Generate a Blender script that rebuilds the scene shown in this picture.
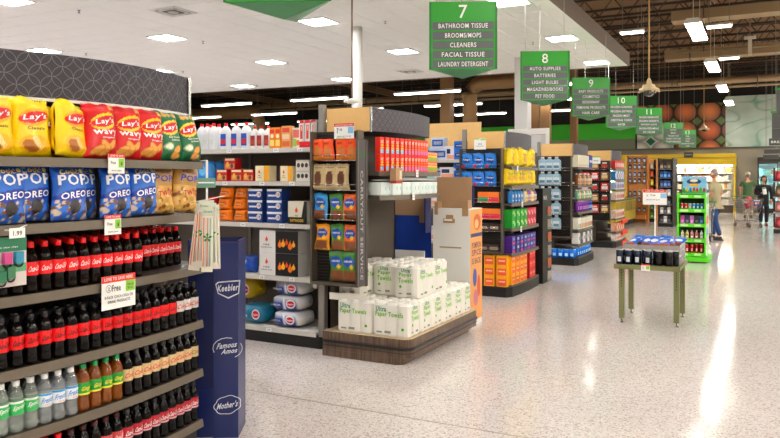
import bpy, math, random
from mathutils import Vector, Matrix, noise
for o in list(bpy.data.objects): bpy.data.objects.remove(o, do_unlink=True)
random.seed(7)
R = math.radians
SC = bpy.context.scene
COL = SC.collection
# ------------------------------------------------------------------ camera, light, exposure
YAW = 27.5
cd = bpy.data.cameras.new('camera'); cam = bpy.data.objects.new('camera', cd); COL.objects.link(cam)
cam.location = (0, 0, 1.6); cam.rotation_euler = (R(90), 0, R(YAW))
cd.sensor_width = 36; cd.lens = 36*717/780; cd.shift_y = -41/780; cd.clip_end = 200; cd.clip_start = .05
SC.camera = cam
SC.view_settings.view_transform = 'Standard'; SC.view_settings.look = 'None'
SC.view_settings.exposure = 1.38; SC.view_settings.gamma = 1; SC.view_settings.use_curve_mapping = False
wd = bpy.data.worlds.new('world'); SC.world = wd; wd.use_nodes = True
wd.node_tree.nodes['Background'].inputs[0].default_value = (1, .98, .96, 1)
wd.node_tree.nodes['Background'].inputs[1].default_value = .22
PANEL_W = 17.0      # troffers in the dropped ceiling
STRIP_W = 13.0      # fluorescent fixtures under the open roof
CEIL = 4.7          # underside of the dropped ceiling
# ------------------------------------------------------------------ materials
def lin(c):
    g = (c[0]+c[1]+c[2])/3; c = [max(0, min(255, g+(x-g)*1.14)) for x in c]
    return tuple(((x/255)/12.92 if x/255 <= .04045 else ((x/255+.055)/1.055)**2.4) for x in c)
_mc = {}
def M(c, rough=.5, metal=0., emit=0., trans=0., coat=0., bump=0., bscale=60., spec=.5, var=0., vscale=8.):
    k = (tuple(c), rough, metal, emit, trans, coat, bump, bscale, spec, var, vscale)
    if k in _mc: return _mc[k]
    m = bpy.data.materials.new('surface'); m.use_nodes = True; nt = m.node_tree
    b = nt.nodes['Principled BSDF']
    col = lin(c) + (1,)
    b.inputs['Base Color'].default_value = col
    b.inputs['Roughness'].default_value = rough; b.inputs['Metallic'].default_value = metal
    b.inputs['Transmission Weight'].default_value = trans
    b.inputs['Coat Weight'].default_value = coat; b.inputs['Coat Roughness'].default_value = .1
    b.inputs['Specular IOR Level'].default_value = spec
    if emit:
        b.inputs['Emission Color'].default_value = col; b.inputs['Emission Strength'].default_value = emit
    if var or bump:
        tc = nt.nodes.new('ShaderNodeTexCoord')
    if var:
        n = nt.nodes.new('ShaderNodeTexNoise'); n.inputs['Scale'].default_value = vscale; n.inputs['Detail'].default_value = 4
        r = nt.nodes.new('ShaderNodeMapRange'); r.inputs[3].default_value = 1-var; r.inputs[4].default_value = 1+var
        h = nt.nodes.new('ShaderNodeMix'); h.data_type = 'RGBA'; h.blend_type = 'MULTIPLY'; h.inputs[0].default_value = 1
        nt.links.new(tc.outputs['Object'], n.inputs['Vector']); nt.links.new(n.outputs[0], r.inputs[0])
        nt.links.new(r.outputs[0], h.inputs[7]); h.inputs[6].default_value = col
        nt.links.new(h.outputs[2], b.inputs['Base Color'])
    if bump:
        n = nt.nodes.new('ShaderNodeTexNoise'); n.inputs['Scale'].default_value = bscale; n.inputs['Detail'].default_value = 3
        bp = nt.nodes.new('ShaderNodeBump'); bp.inputs['Strength'].default_value = bump; bp.inputs['Distance'].default_value = .01
        nt.links.new(tc.outputs['Object'], n.inputs['Vector']); nt.links.new(n.outputs[0], bp.inputs['Height'])
        nt.links.new(bp.outputs[0], b.inputs['Normal'])
    _mc[k] = m
    return m
def attr_mat(name, rough, coat=0., bump=0.):
    m = bpy.data.materials.new(name); m.use_nodes = True; nt = m.node_tree; b = nt.nodes['Principled BSDF']
    a = nt.nodes.new('ShaderNodeAttribute'); a.attribute_name = 'Col'
    nt.links.new(a.outputs['Color'], b.inputs['Base Color'])
    b.inputs['Roughness'].default_value = rough; b.inputs['Coat Weight'].default_value = coat
    if bump:
        tc = nt.nodes.new('ShaderNodeTexCoord'); n = nt.nodes.new('ShaderNodeTexNoise'); n.inputs['Scale'].default_value = 28
        bp = nt.nodes.new('ShaderNodeBump'); bp.inputs['Strength'].default_value = bump; bp.inputs['Distance'].default_value = .01
        nt.links.new(tc.outputs['Object'], n.inputs['Vector']); nt.links.new(n.outputs[0], bp.inputs['Height']); nt.links.new(bp.outputs[0], b.inputs['Normal'])
    return m
FILM = attr_mat('printed film', .34, .12, .35)
PRINT = attr_mat('printed card', .45)
# ------------------------------------------------------------------ mesh builder
_tx = {}
def text_geo(s, bold=.022):
    if (s, bold) in _tx: return _tx[(s, bold)]
    cu = bpy.data.curves.new('t', 'FONT'); cu.body = s; cu.size = 1; cu.resolution_u = 2; cu.space_character = 1.12; cu.offset = bold
    ob = bpy.data.objects.new('t', cu); COL.objects.link(ob)
    me = bpy.data.meshes.new_from_object(ob)
    vs = [tuple(v.co) for v in me.vertices]; fs = [tuple(p.vertices) for p in me.polygons]
    bpy.data.objects.remove(ob); bpy.data.meshes.remove(me)
    if not vs: vs = [(0, 0, 0)]
    x0 = min(v[0] for v in vs); x1 = max(v[0] for v in vs); y0 = min(v[1] for v in vs); y1 = max(v[1] for v in vs)
    w = max(x1-x0, 1e-6); h = max(y1-y0, 1e-6)
    r = ([((v[0]-x0)/w-.5, (v[1]-y0)/h-.5) for v in vs], fs, w/h)
    _tx[(s, bold)] = r
    return r
class MB:
    def __init__(s): s.v = []; s.f = []; s.m = []; s.c = []; s.sm = []
    def face(s, pts, mat, col=None, smooth=False):
        b = len(s.v); s.v += [tuple(p) for p in pts]; s.f.append(tuple(range(b, b+len(pts)))); s.m.append(mat); s.c.append(col); s.sm.append(smooth)
    def raw(s, vs, fs, mat, smooth=False, cols=None):
        b = len(s.v); s.v += [tuple(p) for p in vs]
        for i, f in enumerate(fs):
            s.f.append(tuple(b+j for j in f)); s.m.append(mat); s.c.append(cols[i] if cols else None); s.sm.append(smooth)
    def box(s, x0, x1, y0, y1, z0, z1, mat, ch=0., mats=None):
        """mats: optional dict of side -> material, sides 'x-','x+','y-','y+','z-','z+'; ch: chamfer of the vertical edges"""
        if x0 > x1: x0, x1 = x1, x0
        if y0 > y1: y0, y1 = y1, y0
        if z0 > z1: z0, z1 = z1, z0
        if ch:
            pl = [(x0+ch, y0), (x1-ch, y0), (x1, y0+ch), (x1, y1-ch), (x1-ch, y1), (x0+ch, y1), (x0, y1-ch), (x0, y0+ch)]
            s.prism(pl, z0, z1, mat); return
        v = [(x0,y0,z0),(x1,y0,z0),(x1,y1,z0),(x0,y1,z0),(x0,y0,z1),(x1,y0,z1),(x1,y1,z1),(x0,y1,z1)]
        fs = [(0,3,2,1),(4,5,6,7),(0,1,5,4),(1,2,6,5),(2,3,7,6),(3,0,4,7)]
        b = len(s.v); s.v += v
        for f, k in zip(fs, ('z-','z+','y-','x+','y+','x-')):
            s.f.append(tuple(b+i for i in f)); s.m.append((mats or {}).get(k, mat)); s.c.append(None); s.sm.append(False)
    def prism(s, poly, z0, z1, mat, smooth=False, top=None):
        n = len(poly); b = len(s.v)
        s.v += [(p[0], p[1], z0) for p in poly] + [(p[0], p[1], z1) for p in poly]
        for i in range(n):
            j = (i+1) % n
            s.f.append((b+i, b+j, b+n+j, b+n+i)); s.m.append(mat); s.c.append(None); s.sm.append(smooth)
        s.f.append(tuple(b+i for i in reversed(range(n)))); s.m.append(mat); s.c.append(None); s.sm.append(False)
        s.f.append(tuple(b+n+i for i in range(n))); s.m.append(top or mat); s.c.append(None); s.sm.append(False)
    def prism_y(s, poly, y0, y1, mat):
        """poly of (x,z), extruded along y"""
        n = len(poly); b = len(s.v)
        s.v += [(p[0], y0, p[1]) for p in poly] + [(p[0], y1, p[1]) for p in poly]
        for i in range(n):
            j = (i+1) % n
            s.f.append((b+j, b+i, b+n+i, b+n+j)); s.m.append(mat); s.c.append(None); s.sm.append(False)
        s.f.append(tuple(b+i for i in range(n))); s.m.append(mat); s.c.append(None); s.sm.append(False)
        s.f.append(tuple(b+n+i for i in reversed(range(n)))); s.m.append(mat); s.c.append(None); s.sm.append(False)
    def lathe(s, prof, n, mat, cx=0, cy=0, caps=True, a0=0.):
        b = len(s.v)
        for r, z in prof:
            for i in range(n):
                a = a0+2*math.pi*i/n; s.v.append((cx+r*math.cos(a), cy+r*math.sin(a), z))
        for k in range(len(prof)-1):
            for i in range(n):
                j = (i+1) % n
                s.f.append((b+k*n+i, b+k*n+j, b+(k+1)*n+j, b+(k+1)*n+i)); s.m.append(mat); s.c.append(None); s.sm.append(True)
        if caps:
            s.f.append(tuple(b+i for i in reversed(range(n)))); s.m.append(mat); s.c.append(None); s.sm.append(False)
            t = b+(len(prof)-1)*n
            s.f.append(tuple(t+i for i in range(n))); s.m.append(mat); s.c.append(None); s.sm.append(False)
    def tube(s, pts, r, mat, n=6, r2=None):
        pts = [Vector(p) for p in pts]; b = len(s.v); L = len(pts)
        for k, p in enumerate(pts):
            d = (pts[min(k+1, L-1)]-pts[max(k-1, 0)]).normalized()
            a = Vector((0, 0, 1)) if abs(d.z) < .9 else Vector((1, 0, 0))
            u = d.cross(a).normalized(); w = d.cross(u)
            rr = r if r2 is None else r+(r2-r)*k/(L-1)
            for i in range(n):
                t = 2*math.pi*i/n; s.v.append(tuple(p+u*(rr*math.cos(t))+w*(rr*math.sin(t))))
        for k in range(L-1):
            for i in range(n):
                j = (i+1) % n
                s.f.append((b+k*n+i, b+(k+1)*n+i, b+(k+1)*n+j, b+k*n+j)); s.m.append(mat); s.c.append(None); s.sm.append(n > 4)
        s.f.append(tuple(b+i for i in range(n))); s.m.append(mat); s.c.append(None); s.sm.append(False)
        s.f.append(tuple(b+(L-1)*n+i for i in reversed(range(n)))); s.m.append(mat); s.c.append(None); s.sm.append(False)
    def ell(s, c, r, mat, nu=12, nv=8):
        prof = []
        b = len(s.v)
        for k in range(nv+1):
            ph = math.pi*k/nv
            for i in range(nu):
                a = 2*math.pi*i/nu
                s.v.append((c[0]+r[0]*math.sin(ph)*math.cos(a), c[1]+r[1]*math.sin(ph)*math.sin(a), c[2]-r[2]*math.cos(ph)))
        for k in range(nv):
            for i in range(nu):
                j = (i+1) % nu
                s.f.append((b+k*nu+i, b+k*nu+j, b+(k+1)*nu+j, b+(k+1)*nu+i)); s.m.append(mat); s.c.append(None); s.sm.append(True)
    def text(s, t, mat, fn, w, h, x=0, z=0, slant=0., rise=0., fit=False, bold=.022):
        """lettering w wide, h high centred on (x,z) of a surface; fn(x,z) gives the surface point"""
        vs, fs, asp = text_geo(t, bold)
        if fit: w = min(w, h*asp)
        out = [fn(x+(a+slant*b*h/max(w, 1e-6))*w, z+b*h+rise*a*w) for a, b in vs]
        s.raw(out, fs, mat)
    def patch(s, fn, x0, x1, z0, z1, mat, n=1):
        for i in range(n):
            a = x0+(x1-x0)*i/n; b = x0+(x1-x0)*(i+1)/n
            s.face([fn(a, z0), fn(b, z0), fn(b, z1), fn(a, z1)], mat)
    def disc(s, fn, x, z, rx, rz, mat, n=14):
        s.face([fn(x+rx*math.cos(2*math.pi*i/n), z+rz*math.sin(2*math.pi*i/n)) for i in range(n)], mat)
    def mesh(s, name='mesh'):
        me = bpy.data.meshes.new(name); me.from_pydata(s.v, [], s.f)
        ml = []; idx = []
        for m in s.m:
            if m not in ml: ml.append(m)
            idx.append(ml.index(m))
        for m in ml: me.materials.append(m)
        me.polygons.foreach_set('material_index', idx); me.polygons.foreach_set('use_smooth', s.sm)
        if any(c is not None for c in s.c):
            ca = me.color_attributes.new('Col', 'FLOAT_COLOR', 'CORNER'); dat = []
            for f, c in zip(s.f, s.c):
                if c is None: c = (.5, .5, .5)
                if len(c) == len(f) and not isinstance(c[0], (int, float)):
                    for q in c: dat += [q[0], q[1], q[2], 1]
                else:
                    for _ in f: dat += [c[0], c[1], c[2], 1]
            ca.data.foreach_set('color', dat)
        me.update(); return me
    def build(s, name, parent=None, loc=None, rz=None, bevel=0.):
        o = bpy.data.objects.new(name, s.mesh(name)); COL.objects.link(o)
        if parent: o.parent = parent
        if loc: o.location = loc
        if rz is not None: o.rotation_euler = (0, 0, rz)
        if bevel:
            b = o.modifiers.new('bevel', 'BEVEL'); b.width = bevel; b.segments = 2; b.limit_method = 'ANGLE'
        return o
def one(name, parent, mat, *boxes, bevel=0.):
    b = MB()
    for q in boxes: b.box(*q, mat)
    return b.build(name, parent, bevel=bevel)
def tag(o, label=None, cat=None, group=None, kind=None):
    if label: o['label'] = label
    if cat: o['category'] = cat
    if group: o['group'] = group
    if kind: o['kind'] = kind
    return o
def empty(name, loc=(0, 0, 0), rz=0., label=None, cat=None, group=None):
    o = bpy.data.objects.new(name, None); COL.objects.link(o); o.location = loc; o.rotation_euler = (0, 0, rz); o.empty_display_size = .05
    return tag(o, label, cat, group)
def dup(src, loc=None, rz=None, label=None, group=None, rot=None, sc=None, cat=None, parent=None):
    def rec(o, par):
        c = o.copy(); COL.objects.link(c); c.parent = par
        for ch in KIDS.get(o.name, ()) : rec(ch, c)
        return c
    r = rec(src, parent)
    if loc is not None: r.location = loc
    if rot is not None: r.rotation_euler = rot
    elif rz is not None: r.rotation_euler = (0, 0, rz)
    if sc is not None: r.scale = sc
    tag(r, label, cat, group)
    return r
KIDS = {}
def kids(o):
    """remember the children of a prototype (children is slow in a large scene)"""
    def rec(q):
        ch = [c for c in bpy.data.objects if c.parent == q]
        if ch: KIDS[q.name] = ch
        for c in ch: rec(c)
    rec(o); return o
class Kind:
    """a prototype that the first placement uses itself and later ones copy"""
    def __init__(s, make): s.make = make; s.o = None
    def put(s, loc, rz=0., label=None, group=None, rot=None, sc=None):
        if s.o is None:
            s.o = kids(s.make()); s.o.location = loc; s.o.rotation_euler = rot or (0, 0, rz)
            if sc: s.o.scale = sc
            tag(s.o, label, None, group); return s.o
        return dup(s.o, loc, rz, label, group, rot, sc or (1, 1, 1))
ORD = ['first','second','third','fourth','fifth','sixth','seventh','eighth','ninth','tenth','eleventh','twelfth','thirteenth','fourteenth','fifteenth','sixteenth','seventeenth','eighteenth','nineteenth','twentieth','twenty-first','twenty-second','twenty-third','twenty-fourth','twenty-fifth','twenty-sixth']
# a point of the place seen at a pixel, at a known depth plane (x=, y=, z=) or distance d=
F_, CX_, HY_ = 717., 390., 178.
S_, C_ = math.sin(R(YAW)), math.cos(R(YAW))
def W(px, py, x=None, y=None, z=None, d=None):
    t = (px-CX_)/F_; v = -(py-HY_)/F_; q = (t*C_-S_, C_+t*S_, v)
    m = x/q[0] if x is not None else y/q[1] if y is not None else (z-1.6)/q[2] if z is not None else d
    return Vector((q[0]*m, q[1]*m, 1.6+q[2]*m))
def yat(px, x): return W(px, 178, x=x).y      # where a sight line crosses a plane x = const
def xat(px, y): return W(px, 178, y=y).x
# ------------------------------------------------------------------ shared materials
mTaupe = M((104, 95, 82), .45, .2)          # shelf lips
mLip = M((118, 110, 98), .35, .5)
mDark = M((46, 42, 40), .5)
mDark2 = M((70, 64, 58), .5)
mBlack = M((22, 21, 21), .45)
mWhite = M((235, 233, 228), .45)
mShelfW = M((225, 222, 214), .4)
mGrey = M((140, 136, 130), .5)
mSteel = M((190, 190, 188), .25, .9)
mChrome = M((215, 215, 215), .12, 1.)
mWood = M((230, 190, 128), .45, var=.06, vscale=14.)
mKraft = M((176, 144, 112), .8, var=.05, vscale=9.)
mBlue = M((20, 38, 96), .4, coat=.3)
mRed = M((205, 28, 30), .35)
mTagW = M((245, 245, 242), .5); mTagR = M((214, 60, 48), .5); mTagG = M((140, 200, 70), .5); mInk = M((70, 70, 70), .6)
mTagB = M((150, 205, 235), .5)
# ================================================================== THE SETTING
def terrazzo():
    m = bpy.data.materials.new('terrazzo'); m.use_nodes = True; nt = m.node_tree; b = nt.nodes['Principled BSDF']; L = nt.links
    tc = nt.nodes.new('ShaderNodeTexCoord')
    def vor(scale, stops):
        v = nt.nodes.new('ShaderNodeTexVoronoi'); v.inputs['Scale'].default_value = scale
        L.new(tc.outputs['Object'], v.inputs['Vector'])
        sp = nt.nodes.new('ShaderNodeSeparateColor'); L.new(v.outputs['Color'], sp.inputs[0])
        r = nt.nodes.new('ShaderNodeValToRGB'); r.color_ramp.interpolation = 'CONSTANT'
        for i, (p, c) in enumerate(stops):
            e = r.color_ramp.elements[i] if i < 2 else r.color_ramp.elements.new(p)
            e.position = p; e.color = lin(c)+(1,)
        L.new(sp.outputs[0], r.inputs[0]); return r.outputs[0]
    a = vor(95, [(0, (224, 218, 214)), (.42, (208, 200, 196)), (.66, (238, 234, 230)), (.84, (176, 158, 150)), (.93, (140, 124, 118))])
    c = vor(260, [(0, (226, 220, 216)), (.6, (204, 196, 192)), (.9, (160, 146, 140))])
    mx = nt.nodes.new('ShaderNodeMix'); mx.data_type = 'RGBA'; mx.inputs[0].default_value = .4; L.new(a, mx.inputs[6]); L.new(c, mx.inputs[7])
    n = nt.nodes.new('ShaderNodeTexNoise'); n.inputs['Scale'].default_value = .7; n.inputs['Detail'].default_value = 3; L.new(tc.outputs['Object'], n.inputs['Vector'])
    mr = nt.nodes.new('ShaderNodeMapRange'); mr.inputs[3].default_value = .93; mr.inputs[4].default_value = 1.04; L.new(n.outputs[0], mr.inputs[0])
    m2 = nt.nodes.new('ShaderNodeMix'); m2.data_type = 'RGBA'; m2.blend_type = 'MULTIPLY'; m2.inputs[0].default_value = 1; L.new(mx.outputs[2], m2.inputs[6]); L.new(mr.outputs[0], m2.inputs[7])
    L.new(m2.outputs[2], b.inputs['Base Color']); b.inputs['Roughness'].default_value = .17
    b.inputs['Specular IOR Level'].default_value = .55
    n2 = nt.nodes.new('ShaderNodeTexNoise'); n2.inputs['Scale'].default_value = 3.; L.new(tc.outputs['Object'], n2.inputs['Vector'])
    m3 = nt.nodes.new('ShaderNodeMapRange'); m3.inputs[3].default_value = .07; m3.inputs[4].default_value = .15; L.new(n2.outputs[0], m3.inputs[0]); L.new(m3.outputs[0], b.inputs['Roughness'])
    return m
YB = 38.0
fl = MB(); fl.box(-34, 16, -10, YB+.3, -.1, 0, terrazzo()); floor = tag(fl.build('floor'), kind='structure')
for q in ((-34, 16, 12.2, 12.215), (-34, 16, 4.3, 4.312), (3.4, 3.412, -10, YB)):
    d = MB(); d.box(q[0], q[1], q[2], q[3], -.004, .0006, M((150, 138, 122), .3, .4)); d.build('divider_strip', floor)
# ---- dropped ceiling: plate with a soffit edge, tiles under it
PX, PY = 3.85/6, 3.74/6
XC, YC = -3.3, 20.55          # right edge, far edge
mTile = M((246, 244, 240), .9, bump=.25, bscale=120.)
SHK = .045      # the ceiling grid runs slightly askew to the shelves
def sh(x): return SHK*(x+3.97)
ce = MB(); ce.prism([(-34, -10), (XC, -10), (XC, YC+sh(XC)), (-34, YC+sh(-34))], CEIL+.012, CEIL+.32, M((176, 170, 160), .9)); ceiling = tag(ce.build('ceiling'), kind='structure')
so = MB(); so.box(XC, XC+.03, -10, YC+.03+sh(XC), CEIL-.01, CEIL+.34, M((118, 108, 98), .8)); so.prism([(-34, YC+sh(-34)), (XC, YC+sh(XC)), (XC, YC+.03+sh(XC)), (-34, YC+.03+sh(-34))], CEIL-.01, CEIL+.34, M((170, 162, 152), .8)); so.build('soffit_face', ceiling)
LX = [-3.95-3.85*i for i in range(7)]; LY = [8.35+3.74*i for i in range(-4, 4)]
def tile_geo(b, x, y, x1=None, y1=None):
    hx, hy, c, t = PX/2-.006, PY/2-.006, .012, CEIL-.002
    if x1 is not None or y1 is not None:
        xa, xb, ya, yb = x-hx, min(x+hx, x1-.004), y-hy, min(y+hy, y1-.004); x, y, hx, hy = (xa+xb)/2, (ya+yb)/2, (xb-xa)/2, (yb-ya)/2
        if hx < .02 or hy < .02: return
    o = [(x-hx, y-hy), (x+hx, y-hy), (x+hx, y+hy), (x-hx, y+hy)]; i = [(x-hx+c, y-hy+c), (x+hx-c, y-hy+c), (x+hx-c, y+hy-c), (x-hx+c, y+hy-c)]
    vs = [(p[0], p[1], t+.013) for p in o]+[(p[0], p[1], t+.005) for p in o]+[(p[0], p[1], t-.003) for p in i]
    vs = [(a, c+SHK*(a if x1 is None and x == 0 else a+3.97), d) for a, c, d in vs]
    fs = []
    for k in range(4):
        j = (k+1) % 4; fs += [(k, k+4, j+4, j), (k+4, k+8, j+8, j+4)]
    fs.append((11, 10, 9, 8)); b.raw(vs, fs, mTile)
cells = []; edge = []
ax, ay = LX[0], LY[4]
VENTS = [(-9.73, 10.35), (-9.4, 18.7)]
def snap(x, y): return (ax+round((x-ax)/PX)*PX, ay+round((y-ay)/PY)*PY)
VENTS = [snap(*v) for v in VENTS]
skip = {(round(x, 2), round(y, 2)) for x in LX for y in LY} | {(round(x, 2), round(y, 2)) for x, y in VENTS}
for i in range(-46, 2):
    for j in range(-28, 20):
        x = ax+i*PX; y = ay+j*PY
        if x-PX/2 > XC-.03 or y-PY/2 > YC-.03 or y < -9.6 or x < -33.6: continue
        if x+PX/2 > XC or y+PY/2 > YC:
            edge.append((x, y)); continue
        if (round(x, 2), round(y, 2)) in skip: continue
        D = -S_*x+C_*y; u = C_*x+S_*y
        vis = D > 1 and abs(F_*u/D) < 405 and HY_-F_*3.1/D > -6
        cells.append((0 if vis else 1, math.hypot(x, y), x, y))
cells.sort()
tb = MB(); tile_geo(tb, 0, 0); tme = tb.mesh('ceiling_tile'); rest = MB()
for k, (vis, _, x, y) in enumerate(cells):
    if k < 300:
        o = bpy.data.objects.new('ceiling_tile', tme); COL.objects.link(o); o.parent = ceiling; o.location = (x, y+sh(x), 0)
    else: tile_geo(rest, x, y)
for x, y in edge: tile_geo(rest, x, y, XC, YC)
tag(rest.build('far_tiles', ceiling), kind='stuff')
# troffers
def make_troffer():
    r = empty('ceiling_light', label='square recessed ceiling light panel', cat='light')
    hx, hy = PX/2-.004, PY/2-.004
    b = MB(); w = .028; z0, z1 = -.012, .03
    for q in ((-hx, hx, -hy, -hy+w), (-hx, hx, hy-w, hy), (-hx, -hx+w, -hy+w, hy-w), (hx-w, hx, -hy+w, hy-w)): b.box(*q, z0, z1, mWhite)
    b.build('frame', r)
    b = MB(); b.box(-hx+w, hx-w, -hy+w, hy-w, -.002, .02, M((250, 250, 255), .5, emit=PANEL_W)); b.build('diffuser', r)
    return r
K = Kind(make_troffer)
for iy, y in enumerate(LY):
    for ix, x in enumerate(LX):
        if y > YC-.3: continue
        K.put((x, y+sh(x), CEIL-.012), label='square ceiling light panel, %s row from the front, %s from the soffit' % (ORD[iy], ORD[ix]), group='recessed light panels in the dropped ceiling')
def make_vent():
    r = empty('air_vent', cat='vent')
    one('frame', r, mWhite, (-.3, .3, -.3, -.26, -.012, .02), (-.3, .3, .26, .3, -.012, .02), (-.3, -.26, -.26, .26, -.012, .02), (.26, .3, -.26, .26, -.012, .02))
    one('duct_opening', r, mDark2, (-.26, .26, -.26, .26, .01, .02))
    for k in range(3):
        a = .2-.065*k
        one('louver', r, mGrey if k % 2 else mWhite, (-a, a, -a, -a+.03, -.01-.006*k, .004), (-a, a, a-.03, a, -.01-.006*k, .004), (-a, -a+.03, -a, a, -.01-.006*k, .004), (a-.03, a, -a, a, -.01-.006*k, .004))
    return r
K = Kind(make_vent)
K.put((VENTS[0][0], VENTS[0][1]+sh(VENTS[0][0]), CEIL-.012), label='square air vent in the ceiling near the top of the picture', group='ceiling air vents')
K.put((VENTS[1][0], VENTS[1][1]+sh(VENTS[1][0]), CEIL-.012), label='square air vent in the ceiling right of the round column', group='ceiling air vents')
def make_sprinkler():
    b = MB(); b.lathe([(.035, 0), (.035, -.006), (.012, -.012), (.01, -.05), (.028, -.052), (.028, -.056)][::-1], 10, mSteel); return tag(b.build('sprinkler_head'), cat='sprinkler')
K = Kind(make_sprinkler)
for px, py, w in ((79, 10, 'above the dark endcap header'), (86, 53, 'above the yellow crisp bags'), (203, 41, 'between the nearest two ceiling lights'), (257, 85, 'beside the far ceiling light'), (183, 71, 'beside the light above the green bags'), (288, 62, 'by the light over the hanging lamps'), (533, 42, 'above the aisle eight sign'), (385, 21, 'left of the aisle seven sign')):
    p = W(px, py, z=CEIL); K.put(p, label='small ceiling sprinkler head '+w, group='sprinkler heads')
# ---- walls
mWallG = M((158, 152, 140), .8); mWallDark = M((40, 38, 36), .9)
w = MB(); w.box(-34, 16, YB, YB+.2, 0, 3.05, mWallG); w.box(-34, 16, YB, YB+.2, 3.05, 7.2, mWallDark); w.box(-34, 16, YB-.06, YB, 3.0, 3.08, M((120, 118, 110), .6)); wall_back = tag(w.build('wall_back'), kind='structure')
w = MB(); w.box(-34.2, -34, -10, YB+.2, 0, 7.2, mWallDark); tag(w.build('wall_left'), kind='structure')
w = MB(); w.box(16, 16.2, -10, YB+.2, 0, 7.2, M((196, 190, 178), .8)); tag(w.build('wall_right'), kind='structure')
w = MB(); w.box(-34.2, 16.2, -10.2, -10, 0, 7.2, M((196, 190, 178), .8)); tag(w.build('wall_front'), kind='structure')
mGreen = M((62, 190, 36), .45)
one('green_band', wall_back, mGreen, (-30, -5.75, YB-.05, YB-.002, 3.6, 4.42))
one('sage_band', wall_back, M((138, 146, 122), .6), (-30, -5.75, YB-.04, YB-.002, 3.08, 3.6))
# ---- open roof: deck, joists, girders
ROOF = 7.0
dk = MB(); mDeck = M((120, 92, 64), .8, bump=.2, bscale=8.)
dk.box(-34, 16, 6, YB+.2, ROOF, ROOF+.1, mDeck)
dk.box(XC+.6, 16, -10, 6, ROOF, ROOF+.1, mDeck)
roof = tag(dk.build('roof_deck'), kind='structure')
mJ = M((58, 46, 36), .7); mJl = M((124, 100, 74), .6)
for k, y in enumerate([8+1.55*i for i in range(20)]):
    x0 = XC+.5 if y < YC else -30
    b = MB(); b.box(x0, 15, y-.05, y+.05, ROOF-.07, ROOF-.005, mJ); b.box(x0, 15, y-.045, y+.045, ROOF-.62, ROOF-.56, mJ)
    x = x0; up = False
    while x < 15 and (y > 13):
        z0, z1 = (ROOF-.58, ROOF-.05) if up else (ROOF-.05, ROOF-.58)
        b.tube([(x, y, z0), (x+.42, y, z1)], .016, mJ, 4); x += .42; up = not up
    b.build('roof_joist', roof)
for x in (-26, -18, -10, 6.5, 11.5):
    y0 = YC+.2 if x < XC else 6.5
    b = MB(); b.box(x-.1, x+.1, y0, YB, ROOF-.66, ROOF-.63, mJl); b.box(x-.1, x+.1, y0, YB, ROOF-.95, ROOF-.92, mJl); b.box(x-.01, x+.01, y0, YB, ROOF-.93, ROOF-.64, mJl); b.build('roof_girder', roof)
# pipes and ducts under the roof, running across the store
def across(name, y, z, r, mat, x0, x1, label, cat, rect=None):
    b = MB()
    if rect: b.box(x0, x1, y-rect, y+rect, z-r, z+r, mat)
    else: b.tube([(x0, y, z), (x1, y, z)], r, mat, 12)
    t = tag(b.build(name), label, cat)
    s = MB()
    x = x0+.8
    while x < x1-.5:
        s = MB(); s.box(x-.02, x+.02, y-(rect or r)-.012, y+(rect or r)+.012, z-r-.012, z+r+.012, mSteel); s.tube([(x, y, z+r+.01), (x, y, ROOF-.05)], .012, mJ, 4); s.build('hanger', t); x += 3.
    return t
mDuct = M((158, 136, 104), .45, .3)
across('air_duct', 20.9, 5.95, .13, mDuct, -2.2, 13, 'long tan rectangular air duct nearest under the open roof', 'duct', .3)
across('air_duct', 26.4, 5.8, .16, mDuct, -3.0, 13, 'middle tan rectangular air duct under the open roof', 'duct', .3)
across('air_duct', 32.4, 5.6, .14, mDuct, -28, 13, 'farthest tan air duct above the hanging work lights', 'duct')
across('pipe', 30.3, 5.1, .05, mDuct, -28, 13, 'thin tan pipe running across above the egg mural', 'pipe')
across('pipe', 25.0, 5.7, .045, mDuct, -2.5, 13, 'thin tan pipe between the two rectangular ducts', 'pipe')
across('pipe', 17.2, 6.2, .04, M((110, 88, 62), .5), -2.5, 13, 'thin brown pipe nearest the ceiling edge under the roof', 'pipe')
# round duct with an elbow behind the shelves on the left
def duct_elbow(x0, x1, y, z, r, zend, label):
    sg = 1 if x1 > x0 else -1
    b = MB(); pts = [(x0, y, z)]
    for k in range(7):
        a = R(15*k); pts.append((x1-sg*(r*2-r*2*math.sin(a)), y, z-r*2*(1-math.cos(a))))
    pts.append((x1, y, zend)); b.tube(pts, r, M((138, 108, 72), .5, .3), 14); return tag(b.build('round_duct'), label, 'duct')
a = W(200, 105, y=29.5); e = W(250, 118, y=29.5); duct_elbow(a.x-6, e.x+.6, 29.5, 5.0, .32, .02, 'brown round duct bending down behind the lamps over the white bottles')
a = W(470, 100, y=24.2); duct_elbow(a.x+3.4, a.x, 24.2, 5.0, .26, .02, 'brown round duct bending down behind the aisle seven sign')
# ---- brown and white columns
mCol = M((142, 108, 70), .5)
def column(p, r, top, mat, label, sq=False, n=20):
    t = empty('column', (p.x, p.y, 0), 0, label, 'column'); b = MB()
    if sq: b.box(-r, r, -r, r, .12, top, mat)
    else: b.lathe([(r, .12), (r, top)], n, mat)
    b.build('shaft', t); b = MB(); b.box(-r-.04, r+.04, -r-.04, r+.04, 0.001, .12, mat); b.build('base', t); return t
column(W(357, 60, y=12.75), .112, CEIL-.005, M((222, 220, 214), .4), 'slim round white column rising behind the nearest curved header')
column(W(447, 100, y=25.0), .2, ROOF-.7, mCol, 'brown column left of the brown duct bend', sq=True)
column(W(523, 100, y=18.0), .17, CEIL-.005, M((206, 204, 200), .5), 'square white column standing behind the aisle eight sign', sq=True)
column(W(536, 100, y=27.0), .16, ROOF-.7, mCol, 'brown column just right of the square white column', sq=True)
column(W(546, 100, y=26.6), .16, ROOF-.7, mCol, 'brown column below the left edge of the aisle nine sign', sq=True)
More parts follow.
